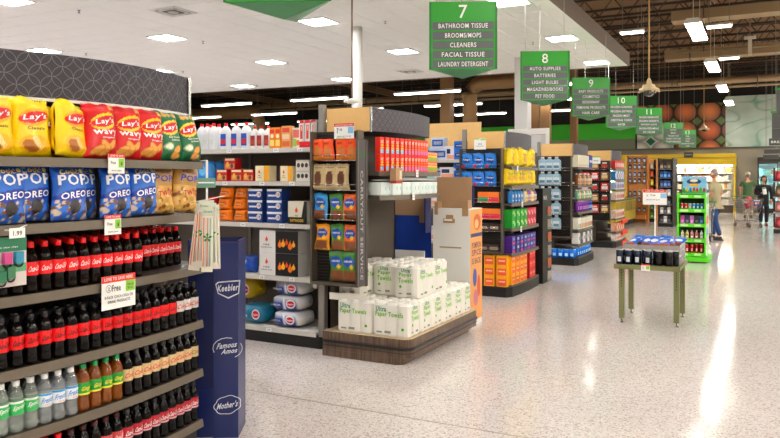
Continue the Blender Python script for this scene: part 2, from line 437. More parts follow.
column(W(574, 130, y=30.6), .14, ROOF-.7, mCol, 'thin brown column in front of the green wall band', sq=True)
# ---- strip fixtures, wide across behind the ceiling edge
mTube = M((255, 250, 240), .5, emit=STRIP_W); mTubeR = M((255, 250, 240), .5, emit=10.); mTubeB = M((255, 250, 242), .5, emit=45.)
mPendant = M((120, 118, 112), .4, .4)
def make_strip(L=2.44, hang=1.5, w=.09, bright=mTube):
    r = empty('strip_light', cat='light')
    b = MB(); b.prism_y([(-w*1.5, 0), (w*1.5, 0), (w*.8, .07), (-w*.8, .07)], -L/2, L/2, mWhite); b.build('housing', r)
    for s in (-1, 1):
        b = MB(); b.tube([(s*w*.75, -L/2+.03, -.022), (s*w*.75, L/2-.03, -.022)], .017, bright, 8); b.build('lamp_tube', r)
        b = MB(); b.tube([(0, s*L*.38, .07), (0, s*L*.38, hang)], .008, mPendant, 4); b.build('hanger', r)
    return r
K = Kind(lambda: make_strip(hang=2.5, bright=mTubeR))
n = 0
for row, (y, nm) in enumerate(((22.1, 'front'), (26.3, 'middle'), (30.6, 'back'))):
    xs = [-18.8+4.35*i for i in range(-1, 4)]
    if row == 1: xs = [-19.6+4.35*i for i in range(-1, 5)]
    if row == 2: xs = [-24.4+4.35*i for i in range(0, 5)]
    for i, x in enumerate(xs):
        if x > -3.5: continue
        K.put((x, y, 4.5), R(90), 'long hanging fluorescent lamp, %s from the left in the %s row behind the ceiling' % (ORD[i], nm), 'hanging fluorescent lamps behind the dropped ceiling')
def make_high(lamp=mTube):
    r = empty('high_bay_light', cat='light'); L, w = 2.2, .17
    b = MB(); b.prism_y([(-w, 0), (w, 0), (w*.7, .09), (-w*.7, .09)], -L/2, L/2, M((225, 222, 214), .4)); b.build('housing', r)
    for s in (-1, 1):
        b = MB(); b.prism_y([(-w, 0), (w, 0), (w*.8, -.025), (-w*.8, -.025)], s*L/2-(.02 if s > 0 else 0), s*L/2+(.02 if s < 0 else 0), mWhite); b.build('end_cap', r)
        b = MB(); b.tube([(0, s*L*.4, .09), (0, s*L*.4, 2.1)], .008, M((200, 190, 170), .4), 4); b.build('hanger', r)
    b = MB(); b.box(-w+.02, w-.02, -L/2+.02, L/2-.02, -.02, .0, lamp); b.build('diffuser', r)
    return r
K = Kind(make_high)
for i in range(-4, 4):
    y = 17.5+5.75*i; K.put((-1.33, y, 4.9), 0, 'bright hanging work light over the main aisle, '+(('nearest', 'second', 'third', 'farthest')[i]+' of the four in view' if i >= 0 else ORD[-i-1]+' one out of view toward the entrance'), 'work lights over the main aisle')
K = Kind(lambda: make_high(mTubeB))
for xx, nm in ((4.6, 'right-hand'), (10.2, 'far right')):
    for i in range(-4, 4): K.put((xx, 17.5+5.75*i, 4.9), 0, 'hanging work light in the %s line beyond the picture, %s along' % (nm, ORD[i+4]), 'work lights to the right of the main aisle')
for i, (px, py, y) in enumerate(((632, 32, 19.5), (719, 26, 20.0), (729, 58, 25.2), (603, 104, 34), (636, 110, 34))):
    p = W(px, py, y=y); q_ = make_strip(.62, ROOF-p.z-.002, .1, M((255, 246, 226), .5, emit=4.)); q_.location = p; q_.rotation_euler = (0, 0, R(90)); tag(q_, 'small fluorescent lamp under the open roof, '+('nearest the soffit edge', 'behind the nearest work light', 'above the second work light', 'above the aisle ten sign', 'above the aisle eleven sign')[i], None, 'fluorescent lamps high in the open roof')
# ---- camera domes on poles and the hanging speaker
def dome(px, py, y, top, label):
    p = W(px, py, y=y); t = empty('dome_camera', p, 0, label, 'camera'); cr = M((222, 200, 156), .4)
    b = MB(); b.tube([(0, 0, .1), (0, 0, top-p.z)], .016, M((196, 160, 106), .4), 8); b.build('pole', t)
    b = MB(); b.lathe([(.2, -.02), (.2, .02), (.13, .05), (.12, .1), (.05, .13), (.045, .2), (.02, .24)], 20, cr); b.build('housing', t)
    b = MB(); b.ell((0, 0, -.02), (.125, .125, .12), M((60, 58, 58), .08, coat=1.), 16, 8); b.build('dome_cover', t)
    for k in range(6):
        a = k*math.pi/3; b = MB(); b.box(math.cos(a)*.19-.02, math.cos(a)*.19+.02, math.sin(a)*.19-.02, math.sin(a)*.19+.02, -.05, -.015, cr); b.build('vent_tab', t)
dome(649, 90, 15.6, ROOF-.0, 'cream dome camera on a long pole hanging right of aisle nine sign')
dome(704, 129, 33., ROOF-.0, 'small cream dome camera hanging in front of the egg mural')
p = W(352, 102, y=10.2); t = empty('dome_camera', p, 0, 'white dome camera on a thin brown pole beside the round column', 'camera')
b = MB(); b.tube([(0, 0, .03), (0, 0, CEIL-p.z)], .014, M((136, 104, 78), .5), 8); b.build('pole', t)
b = MB(); b.lathe([(.08, -.02), (.14, 0), (.14, .03), (.03, .06)], 16, mWhite); b.build('housing', t)
p = W(750, 46, y=22.6); t = empty('pendant_speaker', p, 0, 'white T-shaped sensor hanging at the upper right under the roof', 'speaker')
b = MB(); b.box(-.05, .05, -.05, .05, -.26, .2, M((200, 192, 176), .5)); b.build('body', t); b = MB(); b.box(-.15, .15, -.07, .07, .2, .27, M((200, 192, 176), .5)); b.build('bracket', t); b = MB(); b.tube([(0, 0, .27), (0, 0, ROOF-p.z)], .02, mJl, 6); b.build('pole', t)
# ---- murals on the back wall
def painted(name, x0, x1, z0, z1, y, nx, nz, fn, parent=None, th=.04, mat=PRINT):
    """flat printed panel facing -y; fn(u,v) -> sRGB 0..255"""
    b = MB(); vs = []; cs = []
    for j in range(nz+1):
        for i in range(nx+1):
            u, v = i/nx, j/nz; vs.append((x0+(x1-x0)*u, y, z0+(z1-z0)*v)); cs.append(lin(fn(u, v)))
    fs = []; fc = []
    for j in range(nz):
        for i in range(nx):
            k = j*(nx+1)+i; f = (k, k+1, k+nx+2, k+nx+1); fs.append(f); fc.append([cs[q] for q in f])
    b.raw(vs, fs, mat, False, fc)
    b.box(x0, x1, y+.001, y+th, z0, z1, mGrey)
    return b.build(name, parent)
mx0, mx1 = xat(637, YB-.15), xat(725, YB-.15)
def eggs(u, v):
    x = u*(mx1-mx0); z = v*2.15; best = (9, 0, 0, 0)
    for i in range(-1, 8):
        for j in range(-1, 4):
            cx = .12+1.07*i; cz = -.12+.93*j; d = math.hypot((x-cx)/.5, (z-cz)/.47)
            if d < best[0]: best = (d, i, j, (x-cx)+(z-cz))
    d, i, j, s = best; wh = i < 2 and j < 2
    if d < 1:
        k = 1.1-.5*d*d+.12*s
        k = max(.3, min(1.15, k))
        return [min(255, q*k*(1 if wh else 1.05)) for q in ((238, 238, 232) if wh else ((204, 122, 78), (190, 104, 66), (214, 138, 92))[(i*2+j) % 3])]
    fx = ((x-.12)/1.07) % 1; fz = ((z+.12)/.93) % 1; g = abs(fx-.5)+abs(fz-.5)
    if g < .22: return (100, 118, 64) if not wh else (22, 96, 70)
    return (34, 26, 20) if not wh else (200, 214, 208)
painted('egg_mural', mx0, mx1, 3.08, 5.23, YB-.15, 150, 60, eggs).parent = None
tag(bpy.data.objects['egg_mural'], 'large wall photo of brown eggs in a carton above the dairy case', 'mural')
gx0, gx1 = xat(725.5, YB-.15), xat(782, YB-.15)+3
def marble(u, v):
    n = noise.noise(Vector((u*6, v*3, 0)))+.5*noise.noise(Vector((u*14, v*8, 3)))
    r = abs(noise.noise(Vector((u*4+3, v*4, 9))))
    k = max(0, 1-r*14)
    base = [192+26*n, 208+20*n, 198+24*n]
    return [b*(1-k*.4)+q*k*.4 for b, q in zip(base, (40, 120, 80))]
o = painted('green_mural', gx0, gx1, 3.08, 5.5, YB-.16, 90, 40, marble); tag(o, 'pale green marbled wall picture right of the egg mural', 'mural')
# ================================================================== PRODUCT BUILDERS (front faces local -y, base at z = 0)
def bag_surface(w, h, d, seed=0, puff=1.):
    def fn(x, z, s=-1, off=0.):
        u = max(-1, min(1, 2*x/w)); v = max(0, min(1, z/h))
        prof = max(0, min(1, min(v/.16, (1-v)/.13)))**.6
        t = (1-abs(u)**3.2)**.7*prof
        wr = noise.noise(Vector((x*18+seed, z*14, s*3.)))*.011*(.45+abs(2*v-1))
        return (x*(1.05-.05*math.sin(math.pi*v)-.12*v)+.006*math.sin(seed+v*5), s*(d/2*t*puff+.002)+(wr if prof > .2 else 0)+s*off, z+max(0, (v-.7)/.3)*.10*h*(noise.noise(Vector((x*11+seed*1.7, seed, 0)))-.35*abs(u)**3))
    return fn
def bag(name, w, h, d, paint, texts, cat, seed=0, nx=38, nz=50, back=(200, 200, 200), lname='lettering'):
    """a filled film bag: pillow front and back, crimped seals; paint(u,v) -> sRGB"""
    fn = bag_surface(w, h, d, seed)
    b = MB()
    for s in (-1, 1):
        vs = []; cs = []
        for j in range(nz+1):
            for i in range(nx+1):
                u, v = i/nx, j/nz; x = (u-.5)*w; z = v*h
                p = fn(x, z, s)
                if j in (0, nz): p = (p[0], p[1]*.6, p[2]+.004*math.sin(i*2.2+seed))
                vs.append(p); cs.append(lin([max(0, min(255, q)) for q in (paint(u, v) if s < 0 else back)]))
        fs = []; fc = []
        for j in range(nz):
            for i in range(nx):
                k = j*(nx+1)+i; f = (k, k+1, k+nx+2, k+nx+1)
                if s > 0: f = f[::-1]
                fs.append(f); fc.append([cs[q] for q in f])
        b.raw(vs, fs, FILM, True, fc)
    r = tag(b.build(name), cat=cat)
    if texts:
        t = MB()
        for (s_, col, x, z, tw, th, *o) in texts:
            o = o[0] if o else {}
            m = M(col, .4)
            t.text(s_, m, lambda a, c, e=o.get('e', .0015): fn(a, c, -1, e), tw*w, th*h, x*w, z*h, o.get('slant', 0), o.get('rise', 0))
        t.build(lname, r)
    for k, (z0, z1) in enumerate(((h-.016, h-.002), (.002, .014))):
        s2 = MB(); n = 16
        for i in range(n):
            a = -w*.49+w*.98*i/n; c = a+w*.98/n*.5
            s2.face([(a, -.0065, z0), (c, -.0065, z0), (c, -.0065, z1), (a, -.0065, z1)], M([min(255, q*1.12+10) for q in paint(.04, .98 if k == 0 else .03)], .3))
        tag(s2.build('seal', r), kind='stuff')
    return r
def inell(u, v, cx, cy, rx, ry, ang=0.):
    x = (u-cx); y = (v-cy); c, s = math.cos(ang), math.sin(ang)
    return ((x*c+y*s)/rx)**2+((-x*s+y*c)/ry)**2
def crisp_paint(base, kind):
    def f(u, v):
        c = list(base); sh = noise.noise(Vector((u*5, v*5, base[1])))*10; c = [q+sh for q in c]
        # crisps at the top edge
        if v > .86 and kind != 'plain':
            for cx, cy in ((.3, .93), (.55, .97), (.78, .92)):
                if kind == 'red' and cx < .6: continue
                if kind == 'yellow' : continue
                if inell(u, v, cx, cy, .14, .06, .3) < 1: return (222, 170, 84)
        if inell(u, v, .5, .66, .40, .155, .12) < 1:
            if inell(u, v, .5, .66, .38, .10, .12) < 1: return (206, 24, 34)
            return (252, 206, 40) if kind != 'yellow' else (236, 168, 20)
        if kind == 'yellow':
            if inell(u, v, .56, .23, .15, .075, -.7) < 1: return (244, 224, 160) if int((u-v)*34) % 2 else (220, 186, 104)
            if inell(u, v, .40, .17, .20, .10, -.2) < 1: return (176, 108, 44)
            if inell(u, v, .5, .2, .38, .16) < 1: return (240, 182, 20)
        else:
            cs = ((.3, .14, .2, .075, .3), (.5, .2, .2, .09, -.5), (.7, .22, .17, .08, .5), (.44, .09, .2, .06, 0)) if kind == 'red' else ((.62, .16, .2, .1, .5), (.68, .07, .18, .06, 0))
            for q in cs:
                d = inell(u, v, *q)
                if d < 1: return (232, 168, 84) if d < .75 else (186, 116, 50)
            if kind == 'green' and inell(u, v, .3, .27, .17, .08) < 1: return (228, 232, 214) if inell(u, v, .3, .27, .13, .055) < 1 else (150, 176, 120)
        return c
    return f
def pop_paint(kind):
    rnd = random.Random(5)
    pops = [(rnd.uniform(.03, .97), rnd.uniform(.02, .34 if kind == 'blue' else .5), rnd.uniform(.03, .065)) for _ in range(34)]
    def f(u, v):
        if kind == 'blue':
            c = (44, 112, 205) if v < .8 else (30, 92, 190)
            k = noise.noise(Vector((u*3, v*3, 1)))*14; c = tuple(q+k for q in c)
            if inell(u, v, .5, .45, .52, .105, .1) < 1: c = (18, 58, 160)
            d = inell(u, v, .52, .24, .17, .125)
            if d < 1:
                if d > .86: return (24, 22, 26)
                return (46, 38, 36) if int(d*8) % 2 else (34, 28, 28)
            for x, y, r in pops:
                q = inell(u, v, x, y, r, r*.7)
                if q < 1: return (214, 196, 170) if (x*7) % 1 > .4 else (104, 70, 52)
            return c
        c = (222, 176, 92); k = noise.noise(Vector((u*6, v*6, 5)))*26; c = tuple(q+k for q in c)
        if v > .56: c = (196, 150, 78)
        for x, y, r in pops:
            if inell(u, v, x, y, r*1.2, r*.9) < 1: return (240, 206, 140) if (x*9) % 1 > .45 else (146, 88, 42)
        return c
    return f
YEL = (250, 206, 8); REDB = (204, 18, 28); GRB = (4, 104, 62)
LOGO = lambda: ("Lay's", (250, 250, 250), 0, .655, .60, .125, {'slant': .15, 'rise': .1, 'e': .004})
def crisp(kind, seed):
    base = {'yellow': YEL, 'red': REDB, 'green': GRB}[kind]
    tx = [LOGO()]
    if kind == 'yellow': tx.append(('Classic', (90, 60, 20), .04, .47, .46, .05))
    if kind == 'red': tx += [('wavy', (250, 250, 250), 0, .44, .74, .12, {'e': .003}), ('Original', (250, 250, 250), .06, .355, .4, .035)]
    if kind == 'green': tx += [('Sour Cream', (236, 240, 220), .05, .46, .5, .035), ('& Onion', (236, 240, 220), .08, .40, .36, .035)]
    w, h = (.198, .27) if kind != 'green' else (.178, .27)
    return bag('crisp_bag', w, h, .105, crisp_paint(base, kind), tx, 'crisps', seed, back=base)
def popcorn(kind, seed):
    if kind == 'blue': tx = [('Cookie', (252, 216, 50), 0, .885, .7, .10, {'rise': .05}), ('POP', (250, 252, 255), 0, .73, .84, .20, {'e': .003}), ('OREO', (250, 252, 255), 0, .455, .74, .12, {'rise': .1, 'e': .003})]
    else: tx = [('Candy', (30, 80, 170), -.03, .86, .6, .075), ('POP', (24, 70, 170), 0, .73, .72, .15, {'e': .003}), ('TWIX', (200, 24, 30), .06, .42, .6, .11, {'rise': .12, 'e': .003})]
    return bag('popcorn_bag', .195, .265, .08, pop_paint(kind), tx, 'popcorn', seed, back=(30, 80, 180) if kind == 'blue' else (200, 150, 80))
# ---- bottles
mCola = M((13, 6, 4), .1, spec=.22); mCola2 = M((9, 6, 6), .1, spec=.22)
def glassy(c, tr=.85, rough=.08): return M(c, rough, trans=tr, coat=.2)
BPROF = [(.020, 0), (.031, .006), (.033, .02), (.0305, .045), (.0285, .066), (.0328, .078), (.0330, .143), (.0325, .156), (.028, .174), (.019, .194), (.0135, .205), (.0125, .214)]
def bottle(name, body, cap, lab, script, cat='bottle', script_col=(250, 250, 250), band2=None, extra=None, liquid=None):
    b = MB(); b.lathe(BPROF, 14, body); r = tag(b.build(name), cat=cat)
    if liquid:
        b = MB(); b.lathe([(max(.004, q-.0022), z+.003) for q, z in BPROF[:10]], 12, liquid); b.build('drink', r)
    b = MB(); b.lathe([(.0150, .203), (.0156, .206), (.0156, .225), (.0140, .229)], 14, cap); b.build('cap', r)
    R0 = .0335
    b = MB(); b.lathe([(.0330, .080), (R0, .082), (R0, .139), (.0330, .141)], 16, M(lab, .4), caps=False)
    if band2: b.lathe([(R0+.0002, band2[1]), (R0+.0002, band2[2])], 16, M(band2[0], .4), caps=False)
    b.build('paper_label', r)
    b = MB()
    def cyl(x, z):
        a = x/R0; return ((R0+.0007)*math.sin(a), -(R0+.0007)*math.cos(a), z)
    sc = M(script_col, .4)
    for a0 in (0., 2.1, -2.1):
        b.text(script, sc, lambda x, z, a0=a0: cyl(x+a0*R0, z), .056, .026, 0, .111, .35, .12)
    if extra:
        for (t, c, z, h, w) in extra: b.text(t, M(c, .4), cyl, w, h, 0, z)
    b.build('lettering', r)
    return r
KB = {
 'cola': Kind(lambda: bottle('cola_bottle', mCola, M((214, 20, 26), .35), (222, 30, 34), 'Coca-Cola')),
 'zero': Kind(lambda: bottle('black_capped_cola_bottle', mCola2, M((26, 24, 24), .35), (226, 26, 30), 'Coca-Cola', script_col=(20, 16, 16))),
 'light': Kind(lambda: bottle('silver_label_cola_bottle', mCola2, M((26, 24, 24), .35), (212, 208, 204), 'Coke', script_col=(206, 24, 30))),
 'diet': Kind(lambda: bottle('cream_label_cola_bottle', mCola2, M((52, 48, 46), .35), (222, 196, 150), 'Coke', script_col=(206, 34, 34))),
 'gold': Kind(lambda: bottle('gold_label_cola_bottle', mCola2, M((60, 54, 46), .35), (206, 186, 140), 'Coke', script_col=(150, 96, 40))),
 'cherry': Kind(lambda: bottle('cherry_cola_bottle', mCola2, M((26, 24, 24), .35), (176, 30, 48), 'Coca-Cola', band2=((214, 180, 184), .082, .09))),
 'vanilla': Kind(lambda: bottle('pale_red_label_cola_bottle', mCola2, M((60, 20, 22), .35), (206, 90, 92), 'Coca-Cola')),
 'clear': Kind(lambda: bottle('clear_soda_bottle', glassy((228, 238, 232), .8, .07), M((236, 238, 236), .35), (60, 178, 96), 'Sprite', band2=((236, 240, 236), .130, .139))),
 'water': Kind(lambda: bottle('blue_label_soda_bottle', glassy((222, 228, 230), .75, .08), M((240, 240, 240), .35), (232, 238, 242), 'Fresca', script_col=(30, 120, 200), band2=((70, 160, 214), .130, .140), extra=[('citrus', (230, 130, 50), .089, .008, .03)])),
 'ginger': Kind(lambda: bottle('green_cap_ginger_ale_bottle', glassy((176, 100, 20), .6, .1), M((24, 140, 74), .35), (44, 150, 60), 'Ginger', script_col=(246, 226, 60), band2=((240, 220, 70), .082, .09), liquid=None)),
}
# ---- plain cartons and their print
def carton(name, w, d, h, col, prints=(), texts=(), cat='box', side=None, top=None, discs=(), paint=None, lname='printed_front'):
    b = MB(); m = M(col, .45); b.box(-w/2, w/2, -d/2, d/2, 0, h, m, mats={k: v for k, v in (('x-', side and M(side, .45)), ('x+', side and M(side, .45)), ('z+', top and M(top, .5))) if v})
    r = tag(b.build(name), cat=cat)
    fn = lambda x, z: (x*w, -d/2-.0008, z*h); f2 = lambda x, z: (x*w, -d/2-.0016, z*h)
    if prints or texts or discs:
        t = MB()
        for (x0, x1, z0, z1, c) in prints: t.patch(fn, x0, x1, z0, z1, M(c, .45))
        for (x, z, rx, rz, c) in discs: t.disc(f2, x, z, rx, rz, M(c, .45))
        f3 = lambda x, z: (x*w, -d/2-.0024, z*h)
        for (s_, c, x, z, tw, th, *o) in texts: t.text(s_, M(c, .45), f3, tw, th, x, z, *(o or ()))
        t.build(lname, r)
    return r
# wrapped pack of kitchen rolls: lobed outline, roll ends on top
def roll_pack(name, nx_, ny_, rr, h, wrap, cat, texts=True, core=True):
    pl = []
    def side(x0, y0, dx, dy, nxn, nyn, n):
        for k in range(n):
            for q in range(7):
                t = (q+.02)/6.8; s = (k+t)*2*rr; bul = rr*.30*(math.sin(math.pi*t)**.8)-rr*.12
                pl.append((x0+dx*s+nxn*bul, y0+dy*s+nyn*bul))
    X, Y = nx_*rr, ny_*rr
    side(-X, -Y, 1, 0, 0, -1, nx_); side(X, -Y, 0, 1, 1, 0, ny_); side(X, Y, -1, 0, 0, 1, nx_); side(-X, Y, 0, -1, -1, 0, ny_)
    pl = [(x*(.985), y*(.985)) for x, y in pl]
    b = MB(); n = len(pl)
    for z0, z1, s0, s1 in ((0, .012, .95, 1), (.012, h-.016, 1, 1), (h-.016, h-.012, 1, .95)):
        for i in range(n):
            j = (i+1) % n
            b.face([(pl[i][0]*s0, pl[i][1]*s0, z0), (pl[j][0]*s0, pl[j][1]*s0, z0), (pl[j][0]*s1, pl[j][1]*s1, z1), (pl[i][0]*s1, pl[i][1]*s1, z1)], wrap, smooth=False)
    b.face([(x*.95, y*.95, 0) for x, y in reversed(pl)], wrap); b.face([(x*.95, y*.95, h-.012) for x, y in pl], M((196, 192, 182), .6))
    r = tag(b.build(name), cat=cat)
    if core:
        b = MB()
        for i in range(nx_):
            for j in range(ny_):
                x = -X+rr+2*rr*i; y = -Y+rr+2*rr*j
                b.lathe([(rr*.97, h-.012), (rr*.86, h+.006), (rr*.40, h+.005), (rr*.28, h-.006)], 16, wrap, x, y, caps=False); b.lathe([(rr*.28, h-.0005), (.001, h+.0006)], 12, M((96, 90, 82), .8), x, y, caps=False)
        tag(b.build('roll_end', r), kind='stuff')
    return r, X, Y
def paper_towels():
    rr, h = .0575, .285; r, X, Y = roll_pack('paper_towel_pack', 3, 2, rr, h, M((240, 238, 230), .4), 'paper towels')
    g1 = M((10, 138, 92), .4); g2 = M((118, 184, 30), .4); g3 = M((80, 170, 40), .4); gr = M((150, 150, 140), .5)
    # print on the two long sides and the two ends
    def face_fn(kind, off=.0118):
        if kind == 0: return lambda x, z: (x, -Y-off, z)
        if kind == 1: return lambda x, z: (X+off, x, z)
        if kind == 2: return lambda x, z: (-x, Y+off, z)
        return lambda x, z: (-X-off, -x, z)
    for k in range(4):
        t = MB(); fn = face_fn(k); L = X if k in (0, 2) else Y
        if k in (0, 2):
            t.text('Ultra', g1, fn, .10, .044, -L*.5, h*.83, 0, 0); t.text('Paper Towels', g2, fn, .27, .054, -L*.04, h*.655)
            t.disc(fn, L*.72, h*.25, .014, .014, g3); t.patch(fn, -L*.75, -L*.45, h*.1, h*.15, gr); t.patch(fn, -L*.3, L*.05, h*.1, h*.17, gr)
        else:
            t.text('Ultra', g1, fn, .085, .036, 0, h*.88); t.text('Paper', g2, fn, .13, .044, .0, h*.73); t.text('Towels', g2, fn, .145, .044, .0, h*.56)
            t.disc(fn, -L*.45, h*.36, .012, .012, g3); t.patch(fn, -L*.6, -L*.3, h*.12, h*.16, gr); t.patch(fn, L*.1, L*.5, h*.12, h*.18, gr)
        t.build('printed_side', r)
    return r
def can(name, r0, h, body, rim, lab=None, text=None, cat='can', tc=(240, 240, 240)):
    b = MB(); b.lathe([(r0*.82, 0), (r0, .008), (r0, h-.014), (r0*.84, h-.003), (r0*.84, h)], 16, M(body, .25, .3)); r = tag(b.build(name), cat=cat)
    b = MB(); b.lathe([(r0*.86, h-.004), (r0*.88, h+.003), (r0*.80, h+.003), (r0*.78, h-.002), (.001, h-.0015)], 16, M(rim, .3, .8), caps=False); b.build('lid', r)
    if lab:
        b = MB()
        q = r0+.0008
        n = 5
        for i in range(n):
            a0 = -.45+.9*i/n; a1 = -.45+.9*(i+1)/n
            for zz0, zz1 in ((h*.22, h*.55),):
                b.face([(q*math.sin(a0), -q*math.cos(a0), zz0), (q*math.sin(a1), -q*math.cos(a1), zz0), (q*math.sin(a1), -q*math.cos(a1), zz1), (q*math.sin(a0), -q*math.cos(a0), zz1)], M(lab, .4))
        b.build('paper_label', r)
    return r
def jug(name, w, d, h, body, cap, lab, lab2, cat='bottle'):
    """flat-sided bottle with shoulders, neck and cap"""
    b = MB(); m = M(body, .35)
    def ring(sx, sy, z): return [(sx*w/2*math.cos(a)*1.15 if abs(math.cos(a)) < .8 else sx*w/2*math.copysign(1, math.cos(a)), sy*d/2*(math.sin(a)*1.15 if abs(math.sin(a)) < .8 else math.copysign(1, math.sin(a))), z) for a in [2*math.pi*(i+.5)/12 for i in range(12)]]
    rs = [ring(.92, .92, 0), ring(1, 1, .02*h), ring(1, 1, .68*h), ring(.82, .85, .78*h), ring(.34, .45, .87*h), ring(.30, .4, .9*h)]
    for k in range(len(rs)-1):
        for i in range(12):
            j = (i+1) % 12; b.face([rs[k][i], rs[k][j], rs[k+1][j], rs[k+1][i]], m, smooth=False)
    b.face(rs[0][::-1], m); b.face(rs[-1], m); r = tag(b.build(name), cat=cat)
    b = MB(); b.lathe([(w*.2, .89*h), (w*.2, .985*h), (w*.17, h)], 12, M(cap, .35)); b.build('cap', r)
    b = MB(); f = lambda x, z: (x*w, -d/2*1.0-.004, z*h); b.patch(f, -.36, .36, .12, .58, M(lab, .4)); b.patch(lambda x, z: (x*w, -d/2-.0052, z*h), -.3, .3, .2, .38, M(lab2, .4)); b.build('paper_label', r)
    return r
def pouch(name, w, h, d, col, panel, texts, cat='snack bag', lower=None, seed=1, disc=None):
    def f(u, v):
        c = col
        if lower and v < lower[0] and abs(u-.5) < .42: c = lower[1] if (int(u*14)+int(v*20)) % 2 else [q*.8 for q in lower[1]]
        if panel and inell(u, v, *panel[:4]) < 1: c = panel[4]
        if disc and inell(u, v, *disc[:4]) < 1: c = disc[4]
        if v > .93: c = [q*.85 for q in col]
        k = noise.noise(Vector((u*6+seed, v*6, 2)))*12
        return [q+k for q in c]
    return bag(name, w, h, d, f, texts, cat, seed, 14, 20, back=col)
def price_tag(w=.1, h=.1, head=mTagR, right=mTagG, lines=(('SALE', .5, .84, .7, .12, 'w'),), name='price_tag', cat='tag', two_sided=False):
    """card facing -y, origin at its centre"""
    b = MB(); b.box(-w/2, w/2, 0, .0015, -h/2, h/2, mTagW); r = tag(b.build(name), cat=cat)
    t = MB(); f = lambda x, z: ((x-.5)*w, -.0008, (z-.5)*h); f2 = lambda x, z: ((x-.5)*w, -.0016, (z-.5)*h)
    if head: t.patch(f, 0, 1, .8, 1, head)
    if right: t.patch(f, .62, .96, .3, .76, right)
    for (s_, x, z, tw, th, k) in lines: t.text(s_, {'w': mTagW, 'k': mInk, 'r': mTagR}[k], f2, tw, th, x, z)
    if t.v: t.build('print', r)
    return r
# ================================================================== SHELVING
def curved(y0, y1, xf, bulge, n=10):
    """points (x,y) along a gently bowed front from y0 to y1"""
    out = []
    for i in range(n+1):
        t = i/n; out.append((xf-bulge*(2*t-1)**2, y0+(y1-y0)*t))
    return out
def circles_mat(scale, line=.018, base=(70, 66, 70), ink=(138, 134, 140)):
    m = bpy.data.materials.new('circle_pattern'); m.use_nodes = True; nt = m.node_tree; b = nt.nodes['Principled BSDF']; L = nt.links
    uv = nt.nodes.new('ShaderNodeUVMap'); mp = nt.nodes.new('ShaderNodeMapping'); mp.inputs['Rotation'].default_value = (0, 0, R(45)); mp.inputs['Scale'].default_value = (scale, scale, scale)
    L.new(uv.outputs[0], mp.inputs[0]); fr = nt.nodes.new('ShaderNodeVectorMath'); fr.operation = 'FRACTION'; L.new(mp.outputs[0], fr.inputs[0])
    acc = None
    for cx in (0, 1):
        for cy in (0, 1):
            d = nt.nodes.new('ShaderNodeVectorMath'); d.operation = 'DISTANCE'; L.new(fr.outputs[0], d.inputs[0]); d.inputs[1].default_value = (cx, cy, 0)
            s = nt.nodes.new('ShaderNodeMath'); s.operation = 'SUBTRACT'; L.new(d.outputs['Value'], s.inputs[0]); s.inputs[1].default_value = .7071
            a = nt.nodes.new('ShaderNodeMath'); a.operation = 'ABSOLUTE'; L.new(s.outputs[0], a.inputs[0])
            l = nt.nodes.new('ShaderNodeMath'); l.operation = 'LESS_THAN'; L.new(a.outputs[0], l.inputs[0]); l.inputs[1].default_value = line
            if acc is None: acc = l
            else:
                q = nt.nodes.new('ShaderNodeMath'); q.operation = 'MAXIMUM'; L.new(acc.outputs[0], q.inputs[0]); L.new(l.outputs[0], q.inputs[1]); acc = q
    mx = nt.nodes.new('ShaderNodeMix'); mx.data_type = 'RGBA'; L.new(acc.outputs[0], mx.inputs[0]); mx.inputs[6].default_value = lin(base)+(1,); mx.inputs[7].default_value = lin(ink)+(1,)
    L.new(mx.outputs[2], b.inputs['Base Color']); b.inputs['Roughness'].default_value = .5
    return m
mCirc = circles_mat(13.5, .02, (50, 48, 55), (106, 104, 112)); mCircS = circles_mat(18, .06, (56, 54, 60), (92, 90, 98))
def header(parent, pts, z0, z1, mat, back_x):
    """curved printed header: front sheet with uv in metres"""
    me = MB(); uvs = []; s = 0; ln = [0]
    for a, c in zip(pts, pts[1:]): s += math.hypot(c[0]-a[0], c[1]-a[1]); ln.append(s)
    for i in range(len(pts)-1):
        a, c = pts[i], pts[i+1]; me.face([(a[0], a[1], z0), (c[0], c[1], z0), (c[0], c[1], z1), (a[0], a[1], z1)], mat, smooth=True); uvs += [(ln[i], z0), (ln[i+1], z0), (ln[i+1], z1), (ln[i], z1)]
    poly = [(p[0]-.004, p[1]) for p in pts]+[(back_x, pts[-1][1]), (back_x, pts[0][1])]
    me.prism(poly, z0, z1, mDark2)
    o = me.build('header', parent); l = o.data.uv_layers.new(name='UVMap')
    for i, u in enumerate(uvs): l.data[i].uv = u
    return o
def deck(parent, pts, back_x, z, mat=mDark2, lip=mTaupe, th=.03, liph=.042, name='shelf'):
    b = MB(); poly = [(p[0]-.01, p[1]) for p in pts]+[(back_x, pts[-1][1]), (back_x, pts[0][1])]
    b.prism(poly, z-th, z, mat); o = b.build(name, parent)
    b = MB(); n = len(pts)
    for i in range(n-1):
        a, c = pts[i], pts[i+1]
        z0, z1 = z-liph+.003, z+.004; t = .007
        b.face([(a[0]+t, a[1], z0), (c[0]+t, c[1], z0), (c[0], c[1], z1), (a[0], a[1], z1)], lip); b.face([(a[0]-.01, a[1], z1), (a[0], a[1], z1), (c[0], c[1], z1), (c[0]-.01, c[1], z1)], lip)
        b.face([(a[0]-.01, a[1], z0), (c[0]-.01, c[1], z0), (c[0]+t, c[1], z0), (a[0]+t, a[1], z0)], lip)
    for p, s in ((pts[0], 1), (pts[-1], -1)):
        q = [(p[0]-.01, p[1], z-liph+.003), (p[0]+.007, p[1], z-liph+.003), (p[0], p[1], z+.004), (p[0]-.01, p[1], z+.004)]; b.face(q if s > 0 else q[::-1], lip)
    b.build('price_rail', o); return o
